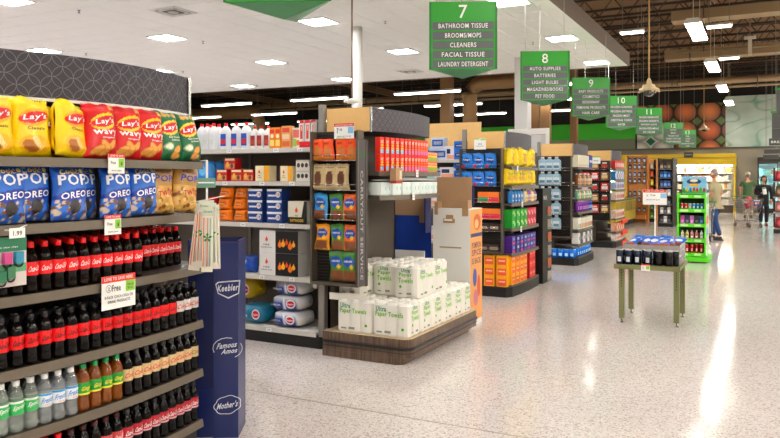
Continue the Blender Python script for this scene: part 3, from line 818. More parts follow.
# ================================================================== NEAREST ENDCAP (left): crisps, popcorn, bottles
EX, EB = -2.88, .06
E0, E1 = 1.74, 3.25
def ex(y): t = (y-E0)/(E1-E0); return EX-EB*(2*t-1)**2
ec = empty('endcap_shelf', (0, 0, 0), 0, 'dark curved endcap shelf on the left holding crisps, popcorn and cola', 'shelf')
pts = curved(E0, E1, EX, EB)
SZ = [1.69, 1.39, 1.078, .757, .47, .172]
for z in SZ: deck(ec, pts, -3.36, z)
one('back_panel', ec, mDark, (-3.38, -3.36, E0, E1, .05, 2.2))
one('upright', ec, mDark2, (-3.4, -3.34, E1, E1+.03, 0.001, 2.2)); one('upright', ec, mDark2, (-3.4, -3.34, E0-.03, E0, 0.001, 2.2))
one('kickplate', ec, mBlack, (-3.36, -2.97, E0+.02, E1-.02, 0.001, .13))
hp = [(-3.0-.36*(y-2.78)**2, y) for y in [2.0+1.28*i/12 for i in range(13)]]; header(ec, hp, 1.985, 2.205, mCirc, -3.38)
b = MB()
for z0, z1, o in ((1.97, 1.985, .012),):
    for a, c in zip(hp, hp[1:]): b.face([(a[0]+o, a[1], z0), (c[0]+o, c[1], z0), (c[0]+o, c[1], z1), (a[0]+o, a[1], z1)], mWhite); b.face([(a[0]+o, a[1], z1), (c[0]+o, c[1], z1), (c[0]-.01, c[1], z1), (a[0]-.01, a[1], z1)], mWhite)
b.build('header_trim', ec)
b = MB(); b.box(hp[-1][0]-.03, hp[-1][0]+.012, 3.28, 3.30, 1.97, 2.212, mSteel); b.build('header_end_cap', ec)
def on_shelf(z): return z+.0045
# crisps
crisps = [('yellow', -4, 0, 0), ('yellow', 35.5, .03, 0), ('yellow', 69, 0, .12), ('red', 99.5, 0, -.03), ('red', 126, .01, .03), ('red', 150, .01, .04), ('green', 170.5, 0, -.04), ('green', 194, .0, -.1)]
KC = {k: Kind(lambda k=k: crisp(k, {'yellow': 3, 'red': 11, 'green': 19}[k])) for k in ('yellow', 'red', 'green')}
cnt = {}
names = {'yellow': 'yellow bag of classic crisps', 'red': 'red bag of wavy crisps', 'green': 'green bag of sour cream crisps'}
for k, px, dx, roll in crisps:
    y = yat(px, -2.95); i = cnt.get(k, 0); cnt[k] = i+1
    lean = -.10 if k != 'yellow' or i != 2 else -.16
    KC[k].put((ex(y)-.062-dx, y, on_shelf(SZ[0])+(.006 if roll else .002)), rot=(lean, roll, R(90)+(.25 if (k, i) == ('yellow', 2) else -.05*(i % 2))), label='%s, %s of its colour on the top shelf' % (names[k], ORD[i]), group=names[k].replace('bag', 'bags', 1))
for j, (px, k) in enumerate(((20, 'yellow'), (55, 'yellow'), (83, 'red'), (112, 'red'), (138, 'red'), (162, 'green'), (183, 'green'))):
    y = yat(px, -3.1); KC[k].put((ex(y)-.23, y, on_shelf(SZ[0])+.008), rot=(-.06, 0, R(90)+.06*(-1)**j), sc=(1, 1, .9), label='%s in the back row, %s from the left' % (names[k], ORD[j]), group='crisp bags in the back row')
KP = {k: Kind(lambda k=k: popcorn(k, {'blue': 5, 'tan': 15}[k])) for k in ('blue', 'tan')}
pn = {'blue': 'blue bag of cookie popcorn', 'tan': 'tan bag of candy popcorn'}
for i, (k, px, dx, roll) in enumerate((('blue', 9, 0, 0), ('blue', 39.5, .05, .03), ('blue', 70, 0, 0), ('blue', 93, .09, .0), ('blue', 116.5, 0, 0), ('blue', 145, 0, -.02), ('tan', 168, .03, .03), ('tan', 192, .01, .12))):
    y = yat(px, -2.95); KP[k].put((ex(y)-.07-dx, y, on_shelf(SZ[1])+(.008 if roll else .002)), rot=(-.1, roll, R(90)), label='%s, %s bag from the left on the second shelf' % (pn[k], ORD[i]), group='popcorn bags on the second shelf')
y = yat(178, -3.0); KC['red'].put((ex(y)-.22, y, on_shelf(SZ[1])+.002), rot=(-.05, 0, R(90)), sc=(.9, .9, .85), label='red crisp bag glimpsed between the two tan popcorn bags', group='stray red crisp bags')
# bottles
P_ = .0675
def bottle_row(z, k_of_px, depth0, rows, shelf, y_hi=E1-.045, y_lo=E0+.04, gname='', setback=None):
    n = int((y_hi-y_lo)/P_)+1; seen = {}
    for r in range(rows):
        for i in range(n):
            y = y_hi-i*P_-(.03 if r % 2 else 0); x = ex(y)-depth0-r*P_
            if setback and y > setback[0]: x -= setback[1]
            if x < -3.33: continue
            px = CX_+F_*(C_*x+S_*y)/(-S_*x+C_*y); k = k_of_px(px)
            if k is None: continue
            nm = {'cola': 'red-capped cola bottle', 'zero': 'black-capped cola bottle with red label', 'light': 'cola bottle with pale silver label', 'diet': 'cola bottle with cream label', 'gold': 'cola bottle with gold label', 'cherry': 'cola bottle with dark cherry label', 'vanilla': 'cola bottle with faded red label', 'clear': 'clear soda bottle with green label', 'water': 'clear soda bottle with blue label', 'ginger': 'amber ginger ale bottle with green cap'}[k]
            KB[k].put((x, y, on_shelf(z)), R(90)+random.uniform(-.12, .12), '%s, %s from the right, %s row, %s shelf' % (nm, ORD[i], ORD[r], shelf), group='bottles on the %s shelf of the left endcap' % shelf)
cs = yat(142, -2.9)
bottle_row(SZ[2], lambda px: 'cola', .045, 4, 'third', setback=(cs, 2*P_))
bottle_row(SZ[3], lambda px: 'light' if px > 177 else 'zero', .045, 2, 'fourth')
bottle_row(SZ[4], lambda px: 'gold' if px > 186 else 'diet' if px > 117 else 'ginger' if px > 75 else 'water' if px > 39 else 'clear', .045, 2, 'fifth')
bottle_row(SZ[5], lambda px: 'cherry' if px > 118 else 'vanilla' if px > 60 else 'cola', .045, 2, 'bottom')
# tags, sign, hanging cards
T1 = Kind(lambda: price_tag(.085, .085, mTagR, mTagG, (('LOVE TO SAVE', .5, .9, .8, .1, 'w'), ('Free', .3, .55, .3, .16, 'k'), ('$', .8, .5, .12, .2, 'k'), ('POPCORN', .5, .14, .6, .08, 'k'))))
for px, z, d in ((116, SZ[0]-.018, 'under the red wavy crisps'), (112.5, SZ[1]-.022, 'under the blue popcorn bags')):
    y = yat(px, EX+.01); T1.put((ex(y)+.014, y, z), R(90), 'small sale tag with red header and green square '+d, 'small sale tags on the left endcap', None, (1.2, 1, 1.15))
y = yat(119, EX+.02); t = price_tag(.17, .14, mTagR, None, (('LOVE TO SAVE HERE.', .5, .905, .86, .1, 'w'), ('Free', .42, .62, .26, .2, 'k'), ('8-PACK COCA-COLA OR', .5, .36, .84, .085, 'k'), ('DRINK PRODUCTS', .5, .22, .66, .085, 'k')))
b = MB(); f = lambda x, z: ((x-.5)*.17, -.0016, (z-.5)*.14); b.patch(f, .7, .98, .47, .8, mTagG); f3 = lambda x, z: ((x-.5)*.17, -.0022, (z-.5)*.14)
b.text('SALE', mInk, f3, .18, .07, .84, .68); b.text('B1G1', mInk, f3, .14, .07, .84, .57); b.build('green_box', t)
b = MB(); f2 = lambda x, z: ((x-.5)*.17, -.001, (z-.5)*.14)
for k in range(20):
    a = 2*math.pi*k/20; c = 2*math.pi*(k+1)/20
    b.face([f2(.2+.075*math.cos(a), .62+.095*math.sin(a)), f2(.2+.085*math.cos(a), .62+.11*math.sin(a)), f2(.2+.085*math.cos(c), .62+.11*math.sin(c)), f2(.2+.075*math.cos(c), .62+.095*math.sin(c))], mInk)
b.text('2', mInk, f2, .06, .1, .2, .62); b.build('ring_mark', t)
t.scale = (1.24, 1, 1.18); t.location = (ex(y)+.02, y, SZ[2]-.045); t.rotation_euler = (0, 0, R(90)); tag(t, 'large white sale card with red header and green box below the cola', 'sign')
# hair clip card on a wire hook at the far left
y = yat(9, EX+.10); t = empty('hair_clip_card', (EX+.085, y, 0), R(90), 'green and cream card of small hair clips hanging at left edge', 'card')
zt, zb = 1.352, 1.145
b = MB(); b.box(-.1, .09, 0, .002, zb, zt, M((214, 204, 200), .5)); b.build('backing_card', t)
b = MB(); f = lambda x, z: (x, -.001, z); b.patch(f, -.1, .09, zt-.06, zt, M((48, 120, 88), .5)); b.patch(f, -.1, .09, zb+.06, zb+.095, M((104, 168, 128), .5)); f2 = lambda x, z: (x, -.002, z)
b.text('goody', M((230, 235, 225), .5), f2, .04, .012, -.06, zt-.016); b.text('mini claw clips', M((220, 230, 215), .5), f2, .1, .009, 0, zt-.042); b.build('print', t)
for i, (cx, cz, col) in enumerate(((-.062, zb+.105, (150, 206, 190)), (-.005, zb+.105, (196, 80, 136)), (.048, zb+.105, (62, 150, 180)), (.01, zb+.045, (60, 120, 84)), (-.03, zb+.03, (40, 110, 80)))):
    b = MB(); m = M(col, .3, coat=.4)
    b.prism([(cx-.017, -.020), (cx+.017, -.020), (cx+.02, -.003), (cx-.02, -.003)], cz-.008, cz+.04, m)
    b.tube([(cx-.018+.018*(1-math.cos(a)), -.012, cz-.008-.014*math.sin(a)) for a in [math.pi*q/6 for q in range(7)]], .0045, mBlack, 5); b.build('clip', t)
b = MB(); b.tube([(.0, .012, zt+.03), (.0, -.05, zt+.03), (.0, -.06, zt+.02)], .003, mWhite, 5); b.tube([(0, -.05, zt+.03), (.085, -.012, zt+.05)], .003, mWhite, 5); b.build('hook', t)
b = MB(); b.box(-.03, .04, -.062, -.060, zt+.0, zt+.042, mTagW); b.text('1.99', mInk, lambda x, z: (x, -.0635, z), .04, .02, .005, zt+.02); b.build('price_card', t)
# clip strip with straws
y0 = yat(210, EX+.12)
t = empty('clip_strip', (EX+.10, y0, 0), R(34), 'white clip strip holding packets of striped paper straws', 'clip strip')
b = MB(); b.box(-.008, .004, 0, .002, 1.42, 1.70, mTagW); b.build('strip', t); b = MB(); b.box(-.055, .045, -.004, -.001, 1.545, 1.60, M((110, 150, 130), .5)); b.box(-.05, .04, -.006, -.004, 1.57, 1.578, mTagW); b.build('header_card', t)
b = MB(); b.tube([(0, 0, 1.70), (-.06, .14, 1.70)], .003, mWhite, 5); b.tube([(-.09, -.01, 1.46), (.10, -.02, 1.50)], .003, mWhite, 5); b.build('wire', t)
def straws():
    r = tag(MB_box(-.03, .03, -.006, .006, -.36, 0, M((236, 230, 216), .3, coat=.3, trans=.0), 'straw_packet'), cat='straws')
    cols = ((232, 130, 70), (236, 236, 226), (236, 232, 220), (224, 140, 130), (236, 236, 226), (150, 196, 176), (236, 232, 220))
    for i, c in enumerate(cols):
        b = MB(); x = -.021+.007*i; b.tube([(x, -.0085, -.33), (x, -.0085, -.06)], .0028, M(c, .5), 5); b.build('straw', r)
    b = MB(); b.box(-.03, .03, -.0075, -.006, -.05, -.0, M((210, 216, 200), .5)); b.text('Straws', M((90, 140, 90), .5), lambda x, z: (x, -.0085, z), .045, .015, 0, -.025); b.build('header_card', r)
    b = MB(); 
    for i in range(5):
        a = 2*math.pi*i/5+.3; b.face([(0, -.0125, -.17), (.02*math.cos(a-.35), -.0125, -.17+.02*math.sin(a-.35)), (.028*math.cos(a), -.0125, -.17+.028*math.sin(a)), (.02*math.cos(a+.35), -.0125, -.17+.02*math.sin(a+.35))], M((60, 140, 70), .5))
    b.build('palm_print', r); return r
def MB_box(x0, x1, y0, y1, z0, z1, m, name):
    b = MB(); b.box(x0, x1, y0, y1, z0, z1, m); return b.build(name)
def MB_box_(*a): return MB_box(*a)
KS = Kind(straws)
for i, (dx, dy, dz, ry) in enumerate(((-.02, -.03, 1.46, .09), (-.008, -.05, 1.47, .05), (.01, -.02, 1.475, 0), (.025, -.045, 1.46, -.02), (.038, -.02, 1.45, -.02), (-.03, -.01, 1.44, .12), (.015, -.07, 1.44, .02))):
    q = Matrix.Rotation(R(34), 3, 'Z') @ Vector((dx, dy, 0))
    KS.put((EX+.10+q.x, y0+q.y, dz), rot=(0, ry, R(34)), label='clear packet of striped paper straws, %s on the strip counting from the left' % ORD[(1, 2, 4, 5, 6, 0, 3)[i]], group='straw packets on the clip strip')
# shelf run behind the nearest endcap
def run(label, y0, y1, x0, x1, zs, top, deckm=mShelfW, n_up=2):
    t = empty('gondola_shelving', (0, 0, 0), 0, label, 'shelf')
    ym = (y0+y1)/2
    one('back_panel', t, M((112, 104, 96), .6), (x0, x1, ym-.02, ym+.02, .12, top))
    one('base', t, mBlack, (x0, x1, y0+.03, y1-.03, .001, .115))
    k = x1
    while k > x0+.1:
        one('upright', t, mGrey, (k-.03, k, ym-.045, ym+.045, .116, top+.06)); k -= 1.22
    for i, z in enumerate(zs):
        d = .03 if i == len(zs)-1 else .08
        for s, (ya, yb) in ((-1, (y0+d*0, ym-.022)), (1, (ym+.022, y1))):
            b = MB(); b.box(x0+.01, x1-.035, ya, yb, z-.025, z, deckm); o = b.build('shelf', t)
            b = MB(); f = y0 if s < 0 else y1; b.box(x0+.01, x1-.035, f+s*.008, f, z-.04, z+.003, M((206, 202, 194), .4)); b.build('price_rail', o)
    return t
run('dark shelving run behind the nearest endcap at far left', 1.92, 3.08, -9.5, -3.42, [1.88, 1.5, 1.1, .65, .14], 2.1)
# blue cookie bin
t = empty('floor_display', (0, 0, 0), 0, 'tall dark blue cardboard cookie display standing beside the cola shelves', 'display')
pL = Vector((-3.058, 3.391, 0)); dr = (Vector((-2.845, 3.513, 0))-pL).normalized(); nr = Vector((dr.y, -dr.x, 0)); ang = math.atan2(dr.y, dr.x)
t.location = pL; t.rotation_euler = (0, 0, ang)
Wd = .212; th = 1.6-62*4.43/717
b = MB(); b.box(-.10, Wd, .004, .26, .001, th-.16, mBlue); b.box(-.10, -.09, .004, .26, th-.16, th, mBlue); b.box(Wd-.01, Wd, .012, .26, th-.16, th-.004, mBlue); b.box(-.09, Wd-.01, .25, .26, th-.16, th, M((16, 30, 78), .5)); b.build('bin', t)
b = MB(); b.box(.06, Wd, -.012, .004, .001, th-.012, mBlue); b.build('front_panel', t)
b = MB(); b.box(-.09, .06, .002, .0039, .3, th-.03, M((14, 28, 76), .5)); b.build('shaded_recess', t)  # set-back strip; its darker blue paints in the shade beside the shelves
pc = .147
white = M((232, 236, 244), .5)
f = lambda x, z: (x, -.0132, z); f2 = lambda x, z: (x, -.0142, z); f3 = lambda x, z: (x, -.0150, z)
def pz(py): return 1.6-(py-178)*4.43/717
b = MB(); zc = pz(287)
b.face([f(pc-.075, zc+.02), f(pc-.06, zc-.038), f(pc+.005, zc-.07), f(pc+.07, zc-.038), f(pc+.078, zc+.045), f(pc, zc+.04), f(pc-.06, zc+.035)], white)
b.face([f2(pc-.069, zc+.015), f2(pc-.055, zc-.034), f2(pc+.004, zc-.06), f2(pc+.064, zc-.034), f2(pc+.07, zc+.037), f2(pc, zc+.033), f2(pc-.055, zc+.028)], mBlue)
b.text('Keebler', white, f3, .125, .042, pc+.003, zc-.002, .15, .08); b.build('emblem', t)
b = MB(); zc = pz(347.5)
b.text('Famous', white, f, .12, .036, pc-.003, zc+.018, .35, .12); b.text('Amos', white, f, .095, .032, pc+.012, zc-.017, .35, .12)
for k in range(14):
    a0 = R(-60+k*22); a1 = R(-60+(k+1)*22)
    if k in (4, 5, 12, 13): continue
    b.face([f(pc+.088*math.cos(a0), zc+.062*math.sin(a0)), f(pc+.092*math.cos(a0), zc+.066*math.sin(a0)), f(pc+.092*math.cos(a1), zc+.066*math.sin(a1)), f(pc+.088*math.cos(a1), zc+.062*math.sin(a1))], white)
b.build('logo_print', t)
b = MB(); zc = pz(404)
def cloud(k, s): 
    a = 2*math.pi*k/40; rr = 1+.10*abs(math.sin(3.5*a)); return (pc+s*.074*rr*math.cos(a), zc+s*.05*rr*math.sin(a)+.16*s*.074*math.cos(a))
for k in range(40): b.face([f(*cloud(k, 1.0)), f(*cloud(k, 1.07)), f(*cloud(k+1, 1.07)), f(*cloud(k+1, 1.0))], white)
b.text("Mother's", white, f, .125, .04, pc, zc, .25, .16); b.build('cloud_print', t)
for i, c in enumerate(((214, 60, 50), (236, 232, 220), (196, 40, 40))):
    q = pL+dr*(-.04+.085*i)-nr*.13
    o = carton('cookie_packet', .075, .18, .06, c, ((-.4, .4, .3, .7, (240, 240, 230)),)); o.location = (q.x, q.y, th-.159); o.rotation_euler = (0, 0, ang); tag(o, ('red cookie packet lying left in the blue display bin', 'cream cookie packet lying in the middle of the blue bin', 'red cookie packet lying right in the blue display bin')[i], 'cookies')
# ================================================================== ENDCAP SEVEN: the long shelves beside it
G7 = run('long white-decked shelving run with bleach bottles and charcoal', 5.61, 6.75, -10.0, -3.66, [1.885, 1.565, 1.16, .656, .155], 2.12)
one('upright_cover', G7, M((178, 172, 162), .5), (-3.70, -3.655, 5.56, 5.608, .58, 2.12))
def at7(px, dy=.05): return xat(px, 5.61+dy)
def place7(kind, px, z, lab, grp, dy=.06, rz=0., rot=None, zz=0., sc=None):
    return kind.put((at7(px, dy), 5.61+dy, z+.0045+zz), rz, lab, grp, rot, sc)
Z7 = [1.885, 1.565, 1.16, .656, .155]
bl = Kind(lambda: jug('bleach_bottle', .095, .08, .265, (236, 238, 240), (214, 36, 34), (40, 84, 170), (200, 40, 50)))
blp = Kind(lambda: jug('white_bottle', .09, .08, .27, (232, 234, 236), (214, 36, 34), (226, 228, 230), (216, 222, 216)))
red_ = Kind(lambda: jug('stain_remover_bottle', .075, .07, .22, (232, 232, 230), (210, 40, 34), (156, 44, 36), (180, 70, 50)))
for i, (px, dy) in enumerate(((202, .06), (207.5, .07), (214, .06), (211, .2), (219, .16))): place7(blp, px, Z7[0], 'plain white bottle with red cap, %s of the cluster at the left end' % ORD[i], 'plain white red-capped bottles', dy)
for i, px in enumerate((226, 236.5, 246.5)): place7(bl, px, Z7[0], 'white bottle with blue label and red cap, %s from the left' % ORD[i], 'blue-label bottles on the top shelf')
for i, px in enumerate((255, 261.5, 268.5)): place7(red_, px, Z7[0], 'white bottle with brown-red label, %s from the left' % ORD[i], 'brown-label bottles on the top shelf')
def simple(name, w, d, h, col, **k): return Kind(lambda: carton(name, w, d, h, col, **k))
ko = simple('orange_carton', .062, .06, .20, (236, 140, 30), prints=((-.4, .4, .1, .4, (250, 220, 120)), (-.4, .4, .72, .9, (214, 60, 30))), discs=((0, .58, .3, .1, (246, 236, 200)),))
for i, px in enumerate((274, 279.5)): place7(ko, px, Z7[0], 'narrow orange carton on the top shelf, %s of two' % ('left', 'right')[i], 'narrow orange cartons')
kw = simple('orange_print_carton', .10, .07, .21, (232, 172, 110), prints=((-.42, .42, .06, .3, (214, 110, 60)), (-.42, .42, .4, .62, (240, 214, 180)), (-.42, .42, .7, .92, (220, 90, 60))))
place7(kw, 288, Z7[0], 'wider tan and orange carton beside the narrow orange ones', 'top shelf cartons')
kg = simple('green_print_carton', .09, .07, .19, (232, 226, 206), prints=((-.42, .42, .5, .9, (226, 120, 110)), (-.42, .0, .06, .45, (150, 196, 80))), discs=((.2, .25, .22, .14, (232, 120, 60)),))
place7(kg, 298.5, Z7[0], 'white and green fruit-print carton on the top shelf', 'top shelf cartons', .08)
km = simple('red_white_box', .055, .12, .20, (228, 226, 222), prints=((-.5, .5, .86, 1., (206, 40, 50)), (-.25, .25, .12, .78, (206, 60, 60)), (-.12, .12, .5, .74, (236, 210, 190))))
kr = simple('match_box', .185, .12, .055, (206, 20, 34), texts=(('MATCHES', (250, 240, 235), -.01, .5, .14, .028),))
place7(kr, 311, Z7[0], 'flat red box of matches under the tall red and white boxes', 'match boxes', .08)
for i, px in enumerate((305, 311, 317)): place7(km, px, Z7[0], 'tall white box with red print standing on matches, %s from the left' % ORD[i], 'tall red and white boxes', .08, zz=.056)
# second shelf
kbag = Kind(lambda: pouch('blue_cushion_bag', .26, .20, .12, (52, 140, 214), (.5, .55, .18, .3, (110, 190, 236)), (), 'bag', seed=31))
place7(kbag, 206, Z7[1], 'bright blue bag on the second shelf beside the popcorn', 'blue bags', .1); 
kbag.put((at7(217, .2), 5.81, Z7[1]+.006), 0, 'bright blue bag tucked behind the first on the second shelf', 'blue bags')
kred = simple('firelighter_box', .135, .10, .115, (190, 30, 34), prints=((-.44, .44, .78, .96, (240, 226, 190)), (-.44, .44, .08, .5, (210, 150, 100))), discs=((-.2, .45, .14, .24, (240, 190, 60)), (.2, .3, .14, .2, (120, 60, 30))))
for i, (px, zz) in enumerate(((225, 0), (239.5, 0), (251, 0), (233, .116), )): place7(kred, px, Z7[1], 'red firelighter box on the second shelf, '+('leftmost of the bottom row', 'middle of the bottom row', 'rightmost and partly hidden', 'stacked on top of the others')[i], 'red firelighter boxes', .06 if i < 2 else .09, zz=zz)
def flame(b, f, x, z, s, m):
    b.face([f(x, z-.9*s), f(x+.55*s, z-.45*s), f(x+.5*s, z+.1*s), f(x+.2*s, z+.45*s), f(x+.05*s, z+1.1*s), f(x-.25*s, z+.4*s), f(x-.5*s, z+.05*s), f(x-.5*s, z-.5*s)], m)
def fire_carton(name, w, d, h, left, right, flames, label_txt=None, split=.5):
    r = carton(name, w, d, h, left, ((-.5+split, .5, 0, 1, right),))
    b = MB(); f = lambda x, z: (x*w, -d/2-.0016, z*h); rnd = random.Random(3)
    f_ = lambda x, z: (x, -d/2-.0018, z)
    flame(b, f_, (-.5+split*.45)*w, .62*h, h*.14, M((232, 90, 40), .5))
    b.text('FIRE', M((90, 90, 90), .5), f_, w*.16, h*.07, (-.5+split*.45)*w, h*.36); b.text('CHARCOAL' if 'char' in name else 'STARTERS', M((90, 90, 90), .5), f_, w*.3, h*.06, (-.5+split*.45)*w, h*.24)
    for i in range(flames):
        x = (-.5+split+(1-split)*(.12+.76*(i+.5)/max(flames, 1)))*w; flame(b, f_, x, h*rnd.uniform(.35, .6), h*rnd.uniform(.14, .24), M(((232, 120, 30), (240, 170, 50), (220, 80, 30))[i % 3], .4))
    b.build('flame_print', r); return r
kf = Kind(lambda: fire_carton('firestarter_box', .165, .12, .15, (240, 226, 190), (232, 170, 50), 0, split=.62))
place7(kf, 266, Z7[1], 'yellow and white firestarter box with a flame, left of the gap', 'yellow firestarter boxes', .07); kf.put((at7(290, .07)-.0, 5.68, Z7[1]+.0045), 0, 'yellow and white firestarter box with a flame, right of the gap', 'yellow firestarter boxes', None, (.85, 1, .97))
kp = simple('peat_box', .15, .10, .10, (226, 220, 208), prints=((-.5, .5, .85, 1, (200, 192, 180)),), discs=((-.3, .5, .12, .22, (70, 56, 48)), (0, .5, .12, .22, (70, 56, 48)), (.3, .5, .12, .22, (70, 56, 48))))
for i in range(2): place7(kp, 305.5, Z7[1], 'white box with three dark ovals, %s of the stacked pair' % ('lower', 'upper')[i], 'white boxes with dark ovals', .06, zz=.101*i)
# third shelf
kor = Kind(lambda: pouch('orange_charcoal_bag', .17, .125, .13, (236, 130, 24), (.5, .5, .34, .16, (196, 92, 20)), (('Instant', (250, 220, 170), 0, .5, .5, .12),), 'charcoal bag', seed=41))
for c, px in enumerate((226, 242)):
    for r in range(3): kor.put((at7(px, .09)+.008*(-1)**r, 5.70+.01*r, Z7[2]+.006+.112*r), label='orange charcoal bag, %s of the %s stack on the third shelf' % (('bottom', 'middle', 'top')[r], ('left', 'right')[c]), group='stacked orange charcoal bags', rot=(-.05, 0, 0), sc=(1, 1, .94))
kre = Kind(lambda: pouch('red_bag', .12, .25, .1, (196, 24, 50), None, (), 'bag', seed=43)); place7(kre, 214, Z7[2], 'dark red bag behind the straws on the third shelf', 'red bags', .12)
kbl = simple('charcoal_pack', .175, .14, .105, (24, 62, 148), prints=((-.5, .5, .78, 1, (226, 228, 232)), (-.3, .3, .3, .55, (230, 232, 238)), (.3, .5, 0, .75, (36, 76, 160))), texts=(('CHARCOAL', (24, 62, 148), 0, .43, .5, .13),), cat='charcoal bag')
kbl = Kind(lambda: carton('charcoal_pack', .175, .14, .108, (34, 62, 124), ((-.5, .5, .8, 1, (226, 228, 232)), (-.42, .1, .34, .5, (220, 224, 232)),), discs=((.26, .5, .16, .26, (232, 232, 236)), (.26, .5, .12, .17, (196, 36, 50))), cat='charcoal bag'))
for c, px in enumerate((259.5, 278.5)):
    for r in range(3): place7(kbl, px, Z7[2], 'blue and white charcoal pack, %s of the %s stack on the third shelf' % (('bottom', 'middle', 'top')[r], ('left', 'right')[c]), 'stacked blue charcoal packs', .08, zz=.11*r+.0005)
place7(kbl, 291, Z7[2], 'blue and white charcoal pack lying loose behind the flame bag', 'stacked blue charcoal packs', .26, rz=.3, zz=.0)
kfw = Kind(lambda: fire_carton('firewood_bag', .215, .12, .215, (222, 216, 196), (30, 28, 26), 0, split=.999))
o = place7(kfw, 301, Z7[2], 'cream and black bundle with an orange flame on the third shelf', 'flame bundles', .07)
b = MB(); f = lambda x, z: (x*.215, -.0625, z*.215); b.patch(f, -.5, .5, 0, .3, mBlack); b.face([f(.22, .3), f(.5, .3), f(.5, 1), f(.36, 1)], mBlack); b.text('FATWOOD', M((232, 190, 60), .5), lambda x, z: (x*.215, -.064, z*.215), .7, .13, -.02, .15); b.build('black_band', o)
# fourth shelf
kl = Kind(lambda: fire_carton('charcoal_log_box', .455, .26, .215, (226, 224, 220), (24, 22, 22), 5, split=.42))
for i in range(2):
    o = place7(kl, 286.5, Z7[3], 'black firelog box with orange flames, %s of the stacked pair' % ('lower', 'upper')[i], 'black and white firelog boxes', .14, zz=.217*i)
kb2 = Kind(lambda: pouch('blue_charcoal_bag', .20, .17, .14, (34, 78, 166), (.35, .62, .22, .12, (232, 232, 236)), (), 'charcoal bag', seed=47, lower=(.0, (0, 0, 0))))
place7(kb2, 250, Z7[3], 'short blue charcoal bag left of the firelog boxes', 'blue charcoal bags on lower shelves', .12)
# bottom shelf
def lying_bag(name, w, d, h, col, end, seed, txt=None):
    b = MB(); nu, nv = 16, 10
    vs = []; cs = []
    for j in range(nv+1):
        a = math.pi*2*j/nv
        for i in range(nu+1):
            u = i/nu; t = (1-abs(2*u-1)**3.5)**.5*.95+.05; n = noise.noise(Vector((u*7+seed, math.cos(a)*2, math.sin(a)*2)))*.012
            x = (u-.5)*w; sq = lambda q: math.copysign(abs(q)**.55, q)
            y = sq(math.cos(a))*(d/2*t+n); z = h/2+sq(math.sin(a))*(h/2*t*.98)+n*.4
            vs.append((x, y, max(0, z)))
            c = col
            if end and (u > end[0]): c = end[1]
            if end and math.sin(a) > .5 and name.startswith('large'): c = (226, 228, 234)
            if end and .48 < u < .54: c = (232, 232, 236)
            if abs(math.sin(a)) > .8: c = [q*.92+12 for q in c]
            cs.append(lin([max(0, min(255, q)) for q in c]))
    fs = []; fc = []
    for j in range(nv):
        for i in range(nu):
            k = j*(nu+1)+i; f = (k, k+nu+1, k+nu+2, k+1); fs.append(f); fc.append([cs[q] for q in f])
    b.raw(vs, fs, FILM, True, fc); r = tag(b.build(name), cat='charcoal bag')
    f = lambda x, z: (x, -d/2-.007, z)
    t = MB(); t.disc(f, w*.22, h*.52, w*.15, h*.27, M((236, 236, 238), .4)); f = lambda x, z: (x, -d/2-.009, z); t.disc(f, w*.22, h*.52, w*.12, h*.19, M((196, 34, 50), .4)); f = lambda x, z: (x, -d/2-.0105, z)
    t.text('Kingsford' if txt is None else txt, M((245, 245, 245), .4), f, w*.2, h*.14, w*.22, h*.5); t.text('CHARCOAL', M((235, 235, 240), .4), lambda x, z: (x, -d/2-.007, z), w*.3, h*.12, -w*.24, h*.42); t.build('printed_emblem', r)
    return r
kk = Kind(lambda: lying_bag('large_charcoal_bag', .37, .34, .155, (34, 58, 140), (.84, (226, 222, 218)), 3))
for r in range(3): kk.put((at7(293, .19)+.012*(-1)**r, 5.81+.012*r, Z7[4]+.006+.15*r), rot=(0, .03*(-1)**r*0, -.05*(-1)**r), label='large blue and white charcoal bag lying flat, %s of the stack' % ('lowest', 'middle one', 'topmost')[r], group='large charcoal bags on the bottom shelf')
kt = Kind(lambda: lying_bag('teal_charcoal_bag', .33, .3, .19, (24, 110, 140), None, 9))
kt.put((at7(259, .17), 5.79, Z7[4]+.006), 0, 'teal charcoal bag lying on the bottom shelf', 'teal bags')
kt2 = Kind(lambda: lying_bag('red_charcoal_bag', .3, .3, .2, (176, 30, 34), (.6, (220, 190, 40)), 13))
kt2.put((at7(249, .35), 5.98, Z7[4]+.2), 0, 'red and yellow charcoal bag behind the teal bag', 'red bags low')
tagp = Kind(lambda: price_tag(.06, .035, None, None, (('2.99', .5, .5, .6, .5, 'k'),)))
for zi, pxs in ((0, (229, 276, 300)), (1, (225, 262, 292)), (2, (243, 282)), (3, (262, 292)), (4, (269,))):
    for i, px in enumerate(pxs): tagp.put((at7(px, -.01), 5.598, Z7[zi]-.019), 0, 'small white price label, %s from the left on the %s shelf rail' % (ORD[i], ORD[zi]), 'price labels on the long white shelves')
# ================================================================== ENDCAPS SEVEN TO TEN
mTan = M((196, 176, 146), .5)
def woodgrain():
    m = bpy.data.materials.new('walnut_laminate'); m.use_nodes = True; nt = m.node_tree; b = nt.nodes['Principled BSDF']; L = nt.links
    tc = nt.nodes.new('ShaderNodeTexCoord'); mp = nt.nodes.new('ShaderNodeMapping'); mp.inputs['Scale'].default_value = (26, 26, 2); L.new(tc.outputs['Object'], mp.inputs[0])
    n = nt.nodes.new('ShaderNodeTexNoise'); n.inputs['Scale'].default_value = 2.2; n.inputs['Detail'].default_value = 5; L.new(mp.outputs[0], n.inputs['Vector'])
    r = nt.nodes.new('ShaderNodeValToRGB'); r.color_ramp.elements[0].position = .3; r.color_ramp.elements[0].color = lin((74, 58, 48))+(1,); r.color_ramp.elements[1].position = .7; r.color_ramp.elements[1].color = lin((118, 98, 82))+(1,)
    L.new(n.outputs[0], r.inputs[0]); L.new(r.outputs[0], b.inputs['Base Color']); b.inputs['Roughness'].default_value = .4; return m
mWalnut = woodgrain()
